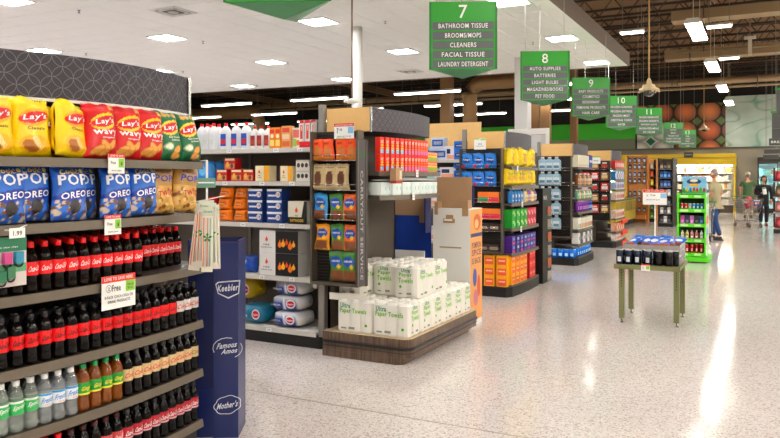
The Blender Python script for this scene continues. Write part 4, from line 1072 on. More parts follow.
def endcap(label, y0, y1, xf, bulge, shelves, wing, header_z=(2.02, 2.23), base=True, back=-3.42, pz0=.001, rack_x=(-3.62, -3.14)):
    """an endcap: bowed shelves facing the main aisle, wood-sided header, dark side panel toward the camera"""
    t = empty('endcap_shelf', (0, 0, 0), 0, label, 'shelf')
    pts = curved(y0, y1, xf, bulge)
    for z in shelves: deck(t, pts, back, z, M((84, 78, 72), .5))
    one('back_panel', t, M((88, 80, 70), .6), (back-.02, back, y0, y1, .1, header_z[0]))
    one('side_panel', t, mDark2, (rack_x[0], back, y0, y0+.02, pz0, 2.0))
    one('side_panel', t, mDark2, (rack_x[0], back, y1-.02, y1, pz0, 2.0))
    hp = curved(y0+.03, y1-.03, -3.02, .08); header(t, hp, header_z[0], header_z[1], mCircS, rack_x[0]+.1)
    one('wood_side', t, mWood, (rack_x[0]+.06, -3.11, y0+.018, y0+.029, header_z[0]-.004, header_z[1]+.004)); one('wood_side', t, mWood, (rack_x[0]+.06, -3.11, y1-.029, y1-.018, header_z[0]-.004, header_z[1]+.004))
    b = MB(); b.box(hp[0][0]-.005, hp[0][0]+.012, y0+.012, y0+.03, header_z[0]-.006, header_z[1]+.006, mSteel); b.build('header_corner', t)
    if base:
        b = MB(); b.prism([(p[0]+.012, p[1]) for p in pts]+[(rack_x[0], y1), (rack_x[0], y0-.09)]+[(pts[0][0]-.05, y0-.09)], .001, .135, mBlack); b.build('base', t)
    one('upright', t, mGrey, (rack_x[0]-.005, rack_x[0]+.05, y0-.02, y0+.03, .14, 2.27))
    return t
S7 = [1.655, 1.44]
ec7 = endcap('endcap shelf seven with red boxes above the stacked paper towels', 5.56, 6.88, -2.93, .07, S7, True, base=False, pz0=.227, back=-3.52)
# wing rack with hanging bags
def wing_rack(label, x0, x1, y, z0, z1, rows, hooks=True, nbars=22):
    t = empty('wire_rack', (0, 0, 0), 0, label, 'rack'); mR = M((34, 31, 30), .5); mF = M((98, 90, 80), .4, .3)
    one('side_rail', t, mF, (x0, x0+.018, y-.11, y-.005, z0, z1)); one('side_rail', t, mF, (x1-.018, x1, y-.11, y-.005, z0, z1)); one('bottom_rail', t, mF, (x0+.018, x1-.018, y-.11, y-.005, z0, z0+.025))
    one('back_plate', t, mR, (x0+.018, x1-.018, y-.008, y-.003, z0+.025, z1))
    b = MB(); k = 0
    while z0+.04+k*.028 < z1: b.box(x0+.018, x1-.018, y-.022, y-.012, z0+.04+k*.028, z0+.05+k*.028, M((64, 58, 54), .4, .5)); k += 1
    tag(b.build('wire_grid', t), kind='stuff')
    for z in rows:
        b = MB()
        b.tube([(x0+.02, y-.02, z+.05), (x0+.02, y-.10, z+.05), (x1-.02, y-.10, z+.05), (x1-.02, y-.02, z+.05)], .003, mChrome, 5); b.tube([(x0+.02, y-.02, z), (x0+.02, y-.10, z), (x1-.02, y-.10, z), (x1-.02, y-.02, z)], .003, mChrome, 5)
        b.box(x0+.02, x1-.02, y-.10, y-.015, z-.004, z-.001, mDark); b.build('basket_shelf', t)
    return t
YR = 5.54
RW = [1.755, 1.49, 1.225, .94, .665]
wing_rack('dark wire rack of nut and snack bags on the side of endcap seven', -3.645, -3.145, YR, .64, 2.02, RW[:3])
def atr(px): return xat(px, YR-.06)
or_ = Kind(lambda: pouch('orange_snack_bag', .125, .20, .045, (234, 84, 26), (.5, .42, .38, .26, (206, 120, 60)), (('NUTS', (90, 40, 20), 0, .78, .4, .07),), 'snack bag', lower=(.22, (236, 150, 60)), seed=51))
be_ = Kind(lambda: pouch('tan_snack_bag', .15, .235, .045, (206, 184, 140), (.5, .45, .26, .3, (96, 56, 36)), (('ALMONDS', (80, 60, 40), 0, .86, .6, .05),), 'snack bag', seed=53))
def nut(col, seed, top): return Kind(lambda: pouch('nut_bag', .148, .235, .05, col, (.5, .66, .38, .18, (36, 84, 168)), (('ALMONDS', (245, 240, 220), 0, .68, .55, .07),), 'snack bag', lower=(.40, (140, 84, 50)), seed=seed, disc=(.68, .5, .12, .08, (240, 200, 60))))
nb, ng, no, ny = nut((60, 160, 220), 61, 0), nut((70, 130, 50), 63, 0), nut((232, 110, 30), 65, 0), nut((240, 160, 30), 67, 0)
def rk(kind, px, z, lab, grp, dz=0., sc=None): return kind.put((atr(px), YR-.062, z+.0+dz), 0, lab, grp, None, sc)
for i, px in enumerate((318.5, 328.5, 342, 352.5)): rk(or_, px, RW[0], 'orange snack bag on the rack top row, %s from the left' % ORD[i], 'orange snack bags')
for i, px in enumerate((319.5, 331, 342.5)): rk(be_, px, RW[1], 'tan snack bag in the second rack row, %s from the left' % ORD[i], 'tan snack bags')
for i, (k, px, c) in enumerate(((nb, 321, 'light blue'), (ng, 337, 'green'), (no, 351, 'orange'))): rk(k, px, RW[2], c+' bag of almonds in the third rack row', 'almond bags')
for i, (k, px, c) in enumerate(((ny, 323, 'yellow'), (ng, 338, 'green'), (no, 351.5, 'orange'))): rk(k, px, RW[3], c+' bag of almonds in the fourth rack row', 'almond bags', dz=.012)
for i, px in enumerate((337.5, 350)): rk(ng, px, RW[4], 'green bag of almonds in the bottom rack row, %s one' % ('left', 'right')[i], 'almond bags', dz=.012, sc=(1.1, 1, 1.15))
for z in RW[3:]:
    for i, px in enumerate((323, 337.5, 350.5)):
        if z < .9 and i == 0: continue
        b = MB(); x = atr(px); b.tube([(x, YR-.02, z+.20), (x, YR-.11, z+.205)], .003, mChrome, 5); b.tube([(x, YR-.11, z+.205), (x, YR-.112, z+.215)], .003, mChrome, 5); b.build('peg_hook', bpy.data.objects['wire_rack'])
# vertical service banner on the rack's right edge
t = empty('service_banner', (0, 0, 0), 0, 'narrow grey vertical banner reading carryout service beside the snack rack', 'sign')
zb0, zb1 = .66, 1.93
b = MB(); b.box(-3.125, -3.060, YR-.125, YR-.118, zb0, zb1, M((112, 106, 104), .5)); b.box(-3.125, -3.060, YR-.127, YR-.125, zb1-.15, zb1-.09, M((96, 120, 90), .5)); b.build('panel', t)
b = MB(); b.text('CARRYOUT SERVICE', M((206, 204, 200), .5), lambda x, z: (-3.0925+z, YR-.129, 1.19-x), .95, .027); b.build('lettering', t)
b = MB(); b.box(-3.135, -3.125, YR-.125, YR-.02, zb0, zb1, mGrey); b.box(-3.060, -3.054, YR-.125, YR-.09, zb0, zb1, mDark2); b.build('channel', t)
# sale sign on the wood
t = price_tag(.205, .135, mTagR, None, (('LOVE TO SAVE HERE', .5, .89, .86, .1, 'w'), ('7', .18, .52, .1, .34, 'k'), ('99', .34, .58, .12, .2, 'k'), ('SAVE UP TO $3', .5, .14, .7, .09, 'k')), 'sale_sign', 'sign')
b = MB(); f = lambda x, z: ((x-.5)*.205, -.0012, (z-.5)*.135); b.patch(f, .7, .97, .34, .76, mTagB); b.patch(f, .1, .6, .02, .07, mTagG); b.build('coloured_box', t)
p = W(344, 131, y=5.45); t.location = p; tag(t, 'white sale sign priced 7 99 above the orange snack bags')
# red boxes on the upper shelf
def red_box(kind):
    if kind == 'tall':
        return carton('red_cracker_box', .072, .05, .152, (226, 52, 26), ((-.38, .38, .06, .30, (120, 196, 226)), (-.36, .36, .34, .42, (250, 200, 60))), (('HOT', (250, 240, 220), 0, .72, .7, .18),), 'box', side=(214, 44, 24), discs=((0, .53, .3, .07, (250, 190, 60)),))
    if kind == 'pink':
        return carton('red_purple_cracker_box', .062, .05, .152, (222, 46, 28), ((-.38, .38, .06, .30, (206, 120, 170)), (-.36, .36, .34, .4, (250, 150, 60))), (('HOT', (250, 240, 220), 0, .74, .7, .2),), 'box', side=(214, 44, 24), discs=((0, .54, .3, .07, (250, 120, 40)),))
    return carton('small_mixed_box', .06, .05, .10, (226, 110, 40), ((-.38, .38, .1, .42, (120, 180, 70)), (-.36, .36, .5, .66, (250, 220, 90))), (('SNACK', (250, 240, 220), 0, .84, .8, .14),), 'box', side=(214, 80, 30))
KRB = {k: Kind(lambda k=k: red_box(k)) for k in ('tall', 'pink', 'small')}
def e7x(y): q = (y-5.56)/(6.88-5.56); return -2.93-.07*(2*q-1)**2
y = 5.585; i = 0
while y < 6.80:
    k = 'tall' if i < 5 else 'pink' if i < 13 else 'small'; w = .078 if k == 'tall' else .0665; y += w/2
    for tier in range(2):
        KRB[k].put((e7x(y)-.045, y, S7[0]+.0045+tier*(.1535 if k != 'small' else .101)), R(90), '%s, %s column from the left, %s tier' % ({'tall': 'red box with blue foot', 'pink': 'red box with purple foot', 'small': 'short orange and green box'}[k], ORD[i], ('lower', 'upper')[tier]), 'red boxes on endcap seven')
    y += w/2; i += 1
# two side-on red boxes at the left end
# wrapped bowls on the lower shelf
def bowls():
    r, X, Y = roll_pack('wrapped_bowl_pack', 1, 1, .083, .13, M((226, 238, 236), .35), 'paper bowls', core=False)
    b = MB(); b.lathe([(.05, .131), (.078, .136), (.06, .143), (.001, .144)], 14, M((226, 236, 234), .4), caps=False); b.build('wrap_top', r)
    b = MB(); f = lambda x, z: (x, -Y-.0105, z); b.disc(f, 0, .062, .042, .026, M((120, 186, 180), .4)); b.text('BOWLS', M((250, 250, 250), .4), lambda x, z: (x, -Y-.0115, z), .06, .018, 0, .062); b.build('printed_emblem', r); return r
KBW = Kind(bowls)
for i in range(7):
    y = 5.67+.17*i; KBW.put((e7x(y)-.09, y, S7[1]+.0045), R(90), 'pale teal wrapped pack of paper bowls, %s from the left' % ORD[i], 'wrapped bowl packs on endcap seven')
# paper bag hanging over the shelf edge, and shelf tags
p = W(396, 175, x=-2.9); t = empty('paper_bag', p, R(90), 'crumpled brown paper bag with red foot hanging off the upper shelf', 'bag')
b = MB(); b.prism([(-.06, -.03), (.055, -.035), (.06, .03), (-.055, .028)], -.05, .06, mKraft); b.face([(-.06, -.03, .06), (0, 0, .075), (.055, -.035, .06)], mKraft); b.build('body', t)
b = MB(); b.prism([(-.062, -.032), (.056, -.037), (.061, .031), (-.056, .029)], -.075, -.05, M((166, 60, 56), .6)); b.build('foot', t)
b = MB(); b.prism([(-.005, -.038), (.035, -.04), (.035, -.036), (-.005, -.034)], -.04, .04, M((224, 206, 180), .6)); b.build('paper_label', t)
b = MB(); b.tube([(-.03, 0, .06), (-.02, .02, .09), (.02, .02, .09), (.03, 0, .06)], .004, mKraft, 5); b.build('handle', t)
T2 = Kind(lambda: price_tag(.05, .07, None, None, (('SALE', .5, .7, .7, .14, 'k'), ('2/$5', .5, .35, .7, .2, 'k')), 'price_tag'))
for px, z, w_ in ((417, S7[0], 'upper'), (413.5, S7[1], 'lower')):
    y = yat(px, -2.92); T2.put((e7x(y)+.014, y, z-.012), R(90), 'small white tag on the %s shelf of endcap seven' % w_, 'tags on endcap seven')
# walnut platform with bumper and kick
PXF, PXB, PY0, PY1 = -2.655, -3.53, 5.46, 7.12
def rrect(x0, x1, y0, y1, r, n=5):
    """rounded only at the two front (x1) corners"""
    pl = [(x0, y0)]
    for k in range(n+1): a = R(-90+90*k/n); pl.append((x1-r+r*math.cos(a), y0+r+r*math.sin(a)))
    for k in range(n+1): a = R(90*k/n); pl.append((x1-r+r*math.cos(a), y1-r+r*math.sin(a)))
    pl.append((x0, y1)); return pl
t = empty('display_platform', (0, 0, 0), 0, 'low walnut platform with black bumper carrying the paper towels', 'platform')
b = MB(); b.prism(rrect(PXB, PXF-.07, PY0+.0, PY1-.06, .07), .001, .06, mWalnut); b.build('plinth', t)
b = MB(); b.prism(rrect(PXB, PXF, PY0, PY1, .09), .06, .225, mWalnut, top=mTan); b.build('body', t, bevel=.004)
b = MB(); b.prism(rrect(PXB+.02, PXF+.012, PY0-.012, PY1+.012, .1), .128, .15, M((34, 34, 36), .3)); b.build('bumper', t)
b = MB(); b.prism(rrect(PXB+.02, PXF+.006, PY0-.006, PY1+.006, .095), .098, .106, M((60, 48, 40), .4)); b.build('groove_strip', t)
PT = Kind(paper_towels)
k = 0
for r in range(6):
    for c in range(2):
        x = PXF-.03-.18-.362*c; y = PY0+.045+.12+.248*r
        PT.put((x, y, .2265), (0 if (r+c) % 2 == 0 else math.pi), 'pack of paper towels, bottom layer, %s row back, %s column' % (ORD[r], ('outer', 'inner')[c]), 'paper towel packs on the platform')
for r in range(3):
    for c in range(3):
        x = -2.86-.25*c-.01*r; y = 5.98+.362*r+(.06 if c == 1 else 0)
        if c == 2: y -= .16
        if r == 2: continue
        PT.put((x, y, .5155), (R(0) if False else R(90)*(1 if (r+c) % 2 else -1)), 'pack of paper towels, upper layer, %s row back, %s column from the aisle' % (ORD[r], ORD[c]), 'paper towel packs on the platform')
t = one('shrink_tray', None, M((232, 228, 216), .5), (-3.50, -3.10, 5.53, 5.548, .50, .56)); tag(t, 'cream wrapped edge of a pack under the snack rack', 'tray')
# cardboard displays at the end of the platform
t = empty('cardboard_display', (0, 0, 0), 0, 'tall white and kraft cardboard display with orange pumpkin spice side', 'display')
cx0, cx1, cy0, cy1 = -3.215, -2.782, 7.2, 7.56
mCardW = M((242, 241, 238), .6)
b = MB(); b.box(cx0, cx1, cy0, cy1, .001, 1.27, mCardW); b.build('carton_body', t)
b = MB(); b.box(cx0, cx1-.02, cy0+.1, cy0+.11, 1.27, 1.61, mKraft); b.box(cx0+.02, cx0+.06, cy0-.006, cy0+.1, 1.20, 1.34, mKraft); b.box(cx1-.09, cx1-.02, cy0-.006, cy0+.1, 1.19, 1.36, mKraft); b.build('kraft_back', t)
b = MB(); b.box(cx0+.13, cx0+.26, cy0-.02, cy0-.001, 1.115, 1.16, mKraft); b.box(cx0+.155, cx0+.24, cy0-.004, cy0-.0005, 1.16, 1.20, mKraft); b.build('handle_flap', t)
b = MB(); b.box(cx0+.14, cx0+.235, cy0-.0225, cy0-.0205, 1.135, 1.155, mTagW); b.build('sticker', t)
b = MB(); b.box(cx0+.08, cx1-.10, cy0-.003, cy0-.0005, .84, .855, M((180, 160, 130), .7)); b.build('slot', t)
mOr = M((232, 168, 106), .55)
b = MB(); b.box(cx1+.0005, cx1+.004, cy0+.005, cy1-.004, .06, 1.26, mOr)
f = lambda x, z: (cx1+.005, (cy0+cy1)/2+x, z); f2 = lambda x, z: (cx1+.006, (cy0+cy1)/2+x, z)
b.build('orange_side', t)
b = MB(); b.patch(f, -.17, .17, .96, 1.0, mBlue)
for s_, z in (('PUMPKIN', .87), ('SPICE', .79), ('IS BACK', .70)): b.text(s_, M((90, 62, 84), .5), f, .27, .065, 0, z)
b.disc(f, .02, 1.12, .11, .09, M((206, 106, 50), .5)); b.disc(f2, .0, 1.10, .06, .05, M((240, 196, 130), .5)); b.disc(f, -.05, .52, .06, .10, M((80, 96, 160), .5)); b.disc(f, .07, .42, .05, .12, M((214, 96, 40), .5)); b.disc(f, -.02, .3, .07, .09, M((210, 130, 150), .5)); b.build('printed_side', t)
b = MB(); b.box(cx1-.02, cx1+.001, cy0+.105, cy0+.118, 1.30, 1.5, mBlue); b.build('blue_edge', t)
t = empty('cardboard_display', (0, 0, 0), 0, 'kraft cardboard display with a deep blue inner face behind the paper towels', 'display')
ax_, bx_ = xat(394, 7.25), xat(431, 7.25)
mBl2 = M((16, 60, 150), .5)
b = MB(); zt_ = 1.6-(197-178)*7.9/717; zm = 1.6-(216-178)*7.9/717
b.box(ax_-.1, bx_, 7.25, 7.262, zm, zt_, mKraft); b.box(bx_-.14, bx_, 7.244, 7.25, zm-.08, zm, mKraft); b.build('kraft_top', t)
b = MB(); b.box(ax_-.1, bx_, 7.25, 7.262, .001, zm, mBl2); b.build('blue_face', t)
b = MB(); b.box(ax_-.1, ax_-.088, 7.14, 7.245, .001, .86, mKraft); b.box(ax_-.1, bx_-.03, 7.14, 7.152, .001, .80, mCardW); b.build('tray', t)
b = MB(); b.box(bx_-.012, bx_, 7.1, 7.25, 1.0, zt_+.1, mBlue); b.build('blue_edge', t)
# ================================================================== ENDCAP EIGHT and its shelving
G8 = run('shelving run eight with blue and white packs behind endcap eight', 9.46, 10.6, -10.5, -3.73, [1.86, 1.60, 1.2, .7, .155], 2.12)
one('header_panel', G8, mWood, (xat(425, 9.9), -3.66, 9.9, 9.93, 2.06, 2.42))
one('rail_top', G8, mWhite, (-3.66, -3.64, 9.46, 10.5, 2.20, 2.235))
def at8(px, dy=.06): return xat(px, 9.46+dy)
kq = [simple('white_blue_pack', .20, .15, .16, (206, 214, 226), prints=((-.42, .42, .2, .8, (40, 90, 176)), (-.3, .3, .35, .65, (236, 238, 240)))),
      simple('pink_white_pack', .28, .15, .19, (232, 226, 230), prints=((-.4, .4, .05, .35, (236, 170, 140)), (-.36, .1, .45, .8, (40, 46, 90)))),
      simple('bright_blue_pack', .17, .15, .13, (36, 118, 206), prints=((-.4, .4, .3, .7, (20, 60, 130)),), texts=(('WIPES', (230, 240, 250), 0, .5, .6, .16),)),
      simple('teal_pack', .14, .15, .18, (150, 200, 196), prints=((-.4, .4, .4, .8, (40, 120, 130)),))]
D8 = [(3, 427, 0, 0, 'pale teal pack on top shelf just right of the red boxes'), (0, 434, 0, 0, 'white and blue pack on top shelf right of the teal one'), (0, 439, 0, .161, 'white and blue pack stacked high beyond the red boxes'), (0, 441.5, 0, 0, 'second white and blue pack on top shelf, partly hidden'), (1, 450, .02, 0, 'white and pink pack in the middle of the top shelf'), (2, 461, 0, 0, 'lower bright blue pack right of the pink one'), (2, 461, 0, .131, 'upper bright blue pack right of the pink one'), (2, 470, .1, 0, 'bright blue pack at the right end of the top shelf')]
KQ = kq
for k, px, dy, zz, lab in D8: KQ[k].put((at8(px, .1+dy), 9.58+dy, 1.8645+zz), 0, lab, 'packs on shelving run eight')
for i, (px, zz, k) in enumerate(((449, 0, 1), (460, 0, 2), (460, .131, 2), (469, 0, 2), (469, .131, 2), (441, 0, 0), (432, 0, 3))):
    KQ[k].put((at8(px, .1), 9.58, 1.6045+zz), 0.02*i, 'pack on second shelf of run eight, %s counted from the pink one' % ORD[i], 'packs on shelving run eight', None, (.92, .9, .8))
for zi, z in ((2, 1.2), (3, .7)):
    for i in range(9): KQ[i % 4].put((-4.0-.33*i, 9.62, z+.0045), 0, 'mostly hidden pack %s from the aisle on the %s shelf of run eight' % (ORD[i], ORD[zi]), 'hidden packs on run eight')
S8 = [1.75, 1.485, 1.255, .915, .575, .15]
Y8a, Y8b = 9.30, 10.60
ec8 = endcap('endcap shelf eight with yellow bags on top and orange boxes at the base', Y8a, Y8b, -2.97, .03, S8, True, header_z=(1.99, 2.23), rack_x=(-3.70, -3.09))
def exf(y, y0, y1, xf=-2.97, bl=.03): q = (y-y0)/(y1-y0); return xf-bl*(2*q-1)**2
def front_row(kinds, y0, y1, z, w, lab, grp, depth=.06, tiers=1, th=0., lo=None, hi=None, xf=-2.97, jitter=0.):
    y = (lo if lo is not None else y0+.03); hi = hi if hi is not None else y1-.03; i = 0
    while y+w <= hi+1e-6:
        for tr in range(tiers):
            k = kinds[i % len(kinds)] if not callable(kinds) else kinds(i)
            yy = y+w/2
            k.put((exf(yy, y0, y1, xf)-depth, yy, z+.0045+tr*th+(.012 if jitter > .2 else 0)), R(90)+random.uniform(-jitter, jitter), lab.replace('#', ORD[i] + ' from the left') + ('' if tiers == 1 else ', ' + ('lower tier', 'second tier', 'third tier')[tr]), grp, (random.uniform(-.12, .02), random.uniform(-.14, .14), R(90)+random.uniform(-.45, .45)) if jitter > .2 else None, (1, 1, random.uniform(.8, 1.0)) if jitter > .2 else None)
        y += w+.004; i += 1
kyb = Kind(lambda: pouch('yellow_bag', .20, .27, .15, (250, 214, 10), (.5, .4, .3, .22, (214, 170, 20)), (('Sun', (60, 130, 60), 0, .66, .5, .14),), 'bag', seed=71))
front_row([kyb], Y8a, Y8b, S8[0], .185, 'plump yellow bag on endcap eight top shelf, #', 'yellow bags on endcap eight', .08, jitter=.25, lo=Y8a-.02)
front_row([kyb], Y8a, Y8b, S8[1], .165, 'plump yellow bag on endcap eight second shelf, #', 'yellow bags on endcap eight', .08, jitter=.3, lo=Y8a-.02)
kyb.put((-3.16, 9.62, S8[0]+.20), rot=(0, .5, R(80)), label='yellow bag tipped on top of the others on endcap eight', group='yellow bags on endcap eight', sc=(.9, .9, .6))
kwb = Kind(lambda: jug('blue_white_bottle', .085, .07, .20, (60, 140, 206), (232, 234, 236), (206, 222, 236), (40, 110, 190)))
kmx = [Kind(lambda c=c, l=l: jug('small_bottle', .062, .06, .18, c, l, (236, 234, 228), (214, 170, 60))) for c, l in (((240, 236, 226), (250, 250, 250)), ((236, 214, 60), (50, 150, 70)), ((190, 60, 160), (245, 245, 245)), ((50, 110, 200), (240, 240, 240)), ((226, 110, 40), (250, 250, 250)))]
front_row([kwb], Y8a, Y8b, S8[2], .11, 'blue and white bottle on endcap eight third shelf, #', 'bottles on endcap eight', .05, hi=9.80)
front_row(kmx, Y8a, Y8b, S8[2], .07, 'small bright bottle on endcap eight third shelf, #', 'bottles on endcap eight', .05, lo=9.88)
kgr = simple('green_box', .15, .14, .125, (36, 156, 50), prints=((-.36, .2, .5, .8, (150, 214, 110)),), discs=((.25, .4, .12, .2, (240, 240, 230)),))
kcr = simple('crimson_box', .15, .14, .125, (190, 30, 66), prints=((-.36, .2, .5, .8, (236, 130, 150)),), discs=((.2, .4, .12, .2, (240, 230, 230)),))
front_row([kgr], Y8a, Y8b, S8[3], .155, 'green box on endcap eight, #', 'green and crimson boxes', .08, tiers=2, th=.126, hi=9.98)
front_row([kcr], Y8a, Y8b, S8[3], .155, 'crimson box on endcap eight, #', 'green and crimson boxes', .08, tiers=2, th=.126, lo=9.97)
kpu = simple('purple_box', .15, .14, .115, (74, 34, 128), prints=((-.4, .4, .06, .3, (200, 60, 120)), (-.3, .3, .5, .8, (90, 130, 210))))
kpb = simple('navy_box', .15, .14, .115, (36, 40, 110), prints=((-.4, .4, .1, .3, (110, 80, 190)), (-.2, .3, .5, .8, (190, 200, 226))))
front_row([kpu, kpb], Y8a, Y8b, S8[4], .152, 'purple or navy box on endcap eight, #', 'purple boxes', .08, tiers=2, th=.116)
koy = simple('yellow_orange_box', .15, .17, .14, (244, 170, 20), prints=((-.4, .4, .1, .75, (236, 96, 60)), (-.3, .3, .42, .56, (250, 220, 180))))
kre8 = simple('scarlet_box', .15, .17, .14, (196, 30, 34), prints=((-.4, .4, .1, .75, (226, 70, 60)), (-.3, .3, .42, .56, (250, 200, 180))))
front_row([koy], Y8a, Y8b, S8[5], .155, 'yellow and orange box at the base of endcap eight, #', 'base boxes on endcap eight', .10, tiers=3, th=.1405, hi=10.1)
front_row([kre8], Y8a, Y8b, S8[5], .155, 'scarlet box at the base of endcap eight, #', 'base boxes on endcap eight', .10, tiers=3, th=.1405, lo=10.1)
for i, px in enumerate((492, 504.5)):
    for tr in range(3): koy.put((xat(px, Y8a+.05), Y8a+.02, .1365+.1405*tr), 0, 'yellow and orange box facing the camera side of endcap eight, %s column, tier %s' % (('left', 'right')[i], ('one', 'two', 'three')[tr]), 'boxes on the camera side of endcap eight')
R8 = [1.735, 1.49, 1.27, 1.045, .88, .60]
wing_rack('dark wire rack with blue bags on the side of endcap eight', -3.71, -3.10, Y8a, .58, 2.0, R8)
kbb = Kind(lambda: pouch('blue_snack_bag', .17, .205, .06, (28, 124, 206), (.5, .5, .3, .2, (20, 60, 140)), (('Chips', (250, 250, 250), 0, .55, .6, .14),), 'snack bag', seed=81, disc=(.25, .14, .16, .1, (226, 60, 60))))
for row, z in enumerate(R8[:2]):
    for i, px in enumerate((467, 478.5, 490.5)): kbb.put((xat(px, Y8a-.06), Y8a-.062, z), 0, 'blue snack bag on endcap eight rack, %s row, %s from the left' % (ORD[row], ORD[i]), 'blue snack bags')
kb3 = simple('green_orange_box', .15, .08, .14, (236, 120, 40), prints=((-.45, .45, .1, .5, (30, 150, 110)),)); kb4 = simple('pink_orange_box', .15, .08, .14, (236, 130, 50), prints=((-.45, .45, .1, .5, (226, 50, 90)),))
kb5 = simple('dark_tin', .14, .07, .10, (66, 52, 44), prints=((-.4, .4, .3, .7, (160, 140, 120)),))
def r8(k, px, row, lab): k.put((xat(px, Y8a-.055), Y8a-.055, R8[row]), 0, lab, 'boxes on endcap eight side rack')
r8(kb3, 484, 2, 'orange box with green band on endcap eight rack'); r8(kb4, 494.5, 2, 'orange box with pink band right of the green-banded one'); r8(kb4, 486, 3, 'left pink and orange box in the fourth rack row'); r8(kb4, 496, 3, 'right pink and orange box in the fourth rack row')
for i, px in enumerate((484, 495)): r8(kb5, px, 4, 'dark small tin in the fifth rack row, %s one' % ('left', 'right')[i]); r8(kb5, px-.5, 5, 'dark small tin in the lowest rack row, %s one' % ('left', 'right')[i])
t = price_tag(.17, .15, None, None, (('SALE', .5, .5, .3, .12, 'k'), ('SAVE', .5, .3, .6, .06, 'k')), 'sale_sign', 'sign'); b = MB(); f = lambda x, z: ((x-.5)*.17, -.0012, (z-.5)*.15); b.patch(f, 0, .45, .92, 1, mTagG); b.patch(f, .55, 1., .86, .97, mTagG); b.build('green_strip', t)
t.location = W(480, 144, y=Y8a-.1); tag(t, 'white sign with green strips on the wood side of endcap eight')
T3 = Kind(lambda: price_tag(.07, .08, None, mTagG, (('SALE', .4, .6, .5, .2, 'k'),)))
for i, (px, z) in enumerate(((520, S8[0]), (524, S8[2]), (523, S8[3]))): y = yat(px, -2.94); T3.put((exf(y, Y8a, Y8b)+.014, y, z-.02), R(90), 'small white tag hanging on endcap eight, %s from the top' % ORD[i], 'tags on endcap eight')
# black slim freestanding display after endcap eight
t = empty('battery_display', (0, 0, 0), 0, 'slim black display with small hanging cards right of endcap eight', 'display')
b = MB(); b.box(-3.4, -2.95, 10.66, 11.15, .001, 1.44, mBlack); b.build('body', t)
b = MB(); b.text('MILK', M((210, 210, 205), .5), lambda x, z: (-3.17+x*.5, 10.655, z), .3, .06, 0, 1.30); b.text('MILK', M((210, 210, 205), .5), lambda x, z: (-2.948, 10.8+x, z), .2, .06, 0, 1.30); b.build('lettering', t)
for i in range(6):
    b = MB(); z = 1.1-.2*i; b.box(-2.949, -2.935, 10.9, 11.1, z-.06, z+.06, M(((170, 90, 50), (150, 140, 130))[i % 2], .5)); b.box(-2.949, -2.93, 10.9, 11.1, z-.085, z-.07, mGrey); b.build('product_card', t)
# ================================================================== ENDCAP NINE
run('shelving run nine behind endcap nine', 13.36, 14.45, -10.5, -3.79, [1.86, 1.5, 1.1, .65, .155], 2.1)
S9 = [1.80, 1.46, 1.21, .97, .655, .385, .15]
Y9a, Y9b = 13.20, 14.5
endcap('endcap shelf nine with purple cans and blue cans at the base', Y9a, Y9b, -2.97, .03, S9, True, header_z=(1.99, 2.23), rack_x=(-3.75, -3.09))
kwh = simple('cream_pack', .075, .12, .22, (226, 220, 200), prints=((-.4, .4, .1, .2, (190, 180, 150)),)); kbk = simple('royal_blue_pack', .08, .12, .24, (30, 50, 140), prints=((-.4, .4, .4, .6, (226, 226, 236)),))
front_row([kwh], Y9a, Y9b, S9[0], .078, 'cream pack on top shelf of endcap nine, #', 'packs on endcap nine', .07, hi=14.1); front_row([kbk], Y9a, Y9b, S9[0], .085, 'royal blue pack on top shelf of endcap nine, #', 'packs on endcap nine', .07, lo=14.1)
kbr = [Kind(lambda c=c, l=l: jug('dressing_bottle', .075, .07, .22, c, l, (230, 220, 200), (200, 120, 50))) for c, l in (((110, 60, 26), (240, 236, 226)), ((190, 110, 40), (60, 40, 30)), ((226, 170, 80), (250, 240, 230)), ((40, 120, 140), (240, 240, 240)))]
front_row(kbr, Y9a, Y9b, S9[1], .08, 'amber or brown bottle on second shelf of endcap nine, #', 'bottles on endcap nine', .05)
kgn = [Kind(lambda c=c: jug('small_bottle', .07, .06, .17, c, (240, 240, 236), (236, 240, 230), (80, 180, 60))) for c in ((110, 150, 140), (90, 190, 50), (226, 226, 220), (214, 90, 50))]
front_row(kgn, Y9a, Y9b, S9[2], .074, 'small bottle on third shelf of endcap nine, #', 'bottles on endcap nine', .05)
kcp = Kind(lambda: can('purple_can', .042, .19, (116, 50, 150), (190, 190, 190), (196, 140, 206))); kcb = Kind(lambda: can('royal_blue_can', .042, .19, (34, 60, 170), (190, 190, 190), (170, 190, 226)))
front_row(lambda i: kcp if i < 9 else kcb, Y9a, Y9b, S9[3], .09, 'tall slim can on fourth shelf of endcap nine, #', 'tall cans on endcap nine', .05)
kcf = [simple('mixed_carton', .10, .1, .2, c, prints=((-.4, .4, .1, .5, q), (-.4, .4, .62, .86, (226, 226, 216)))) for c, q in (((236, 236, 226), (70, 170, 120)), ((236, 230, 220), (214, 60, 50)), ((226, 214, 200), (226, 130, 50)))]
front_row(kcf, Y9a, Y9b, S9[4], .105, 'mixed print carton on fifth shelf of endcap nine, #', 'cartons on endcap nine', .06)
kcw = [simple('white_dark_pack', .16, .12, .2, c, discs=((0, .5, .14, .2, q),)) for c, q in (((232, 230, 228), (40, 36, 60)), ((60, 60, 76), (210, 210, 216)))]
front_row(kcw, Y9a, Y9b, S9[5], .165, 'white or dark pack on sixth shelf of endcap nine, #', 'packs on endcap nine', .07)
kbc = Kind(lambda: can('blue_can', .065, .16, (24, 120, 214), (200, 204, 210), (180, 214, 240)))
front_row([kbc], Y9a, Y9b, S9[6], .135, 'blue can at the base of endcap nine, #', 'blue cans on endcap nine', .08)
for i, px in enumerate((549, 555, 561, 567, 572.5)): kbc.put((xat(px, Y9a-.02), Y9a-.015, .1365), 0, 'blue can at the camera side of endcap nine, %s from the left' % ORD[i], 'blue cans on endcap nine side')
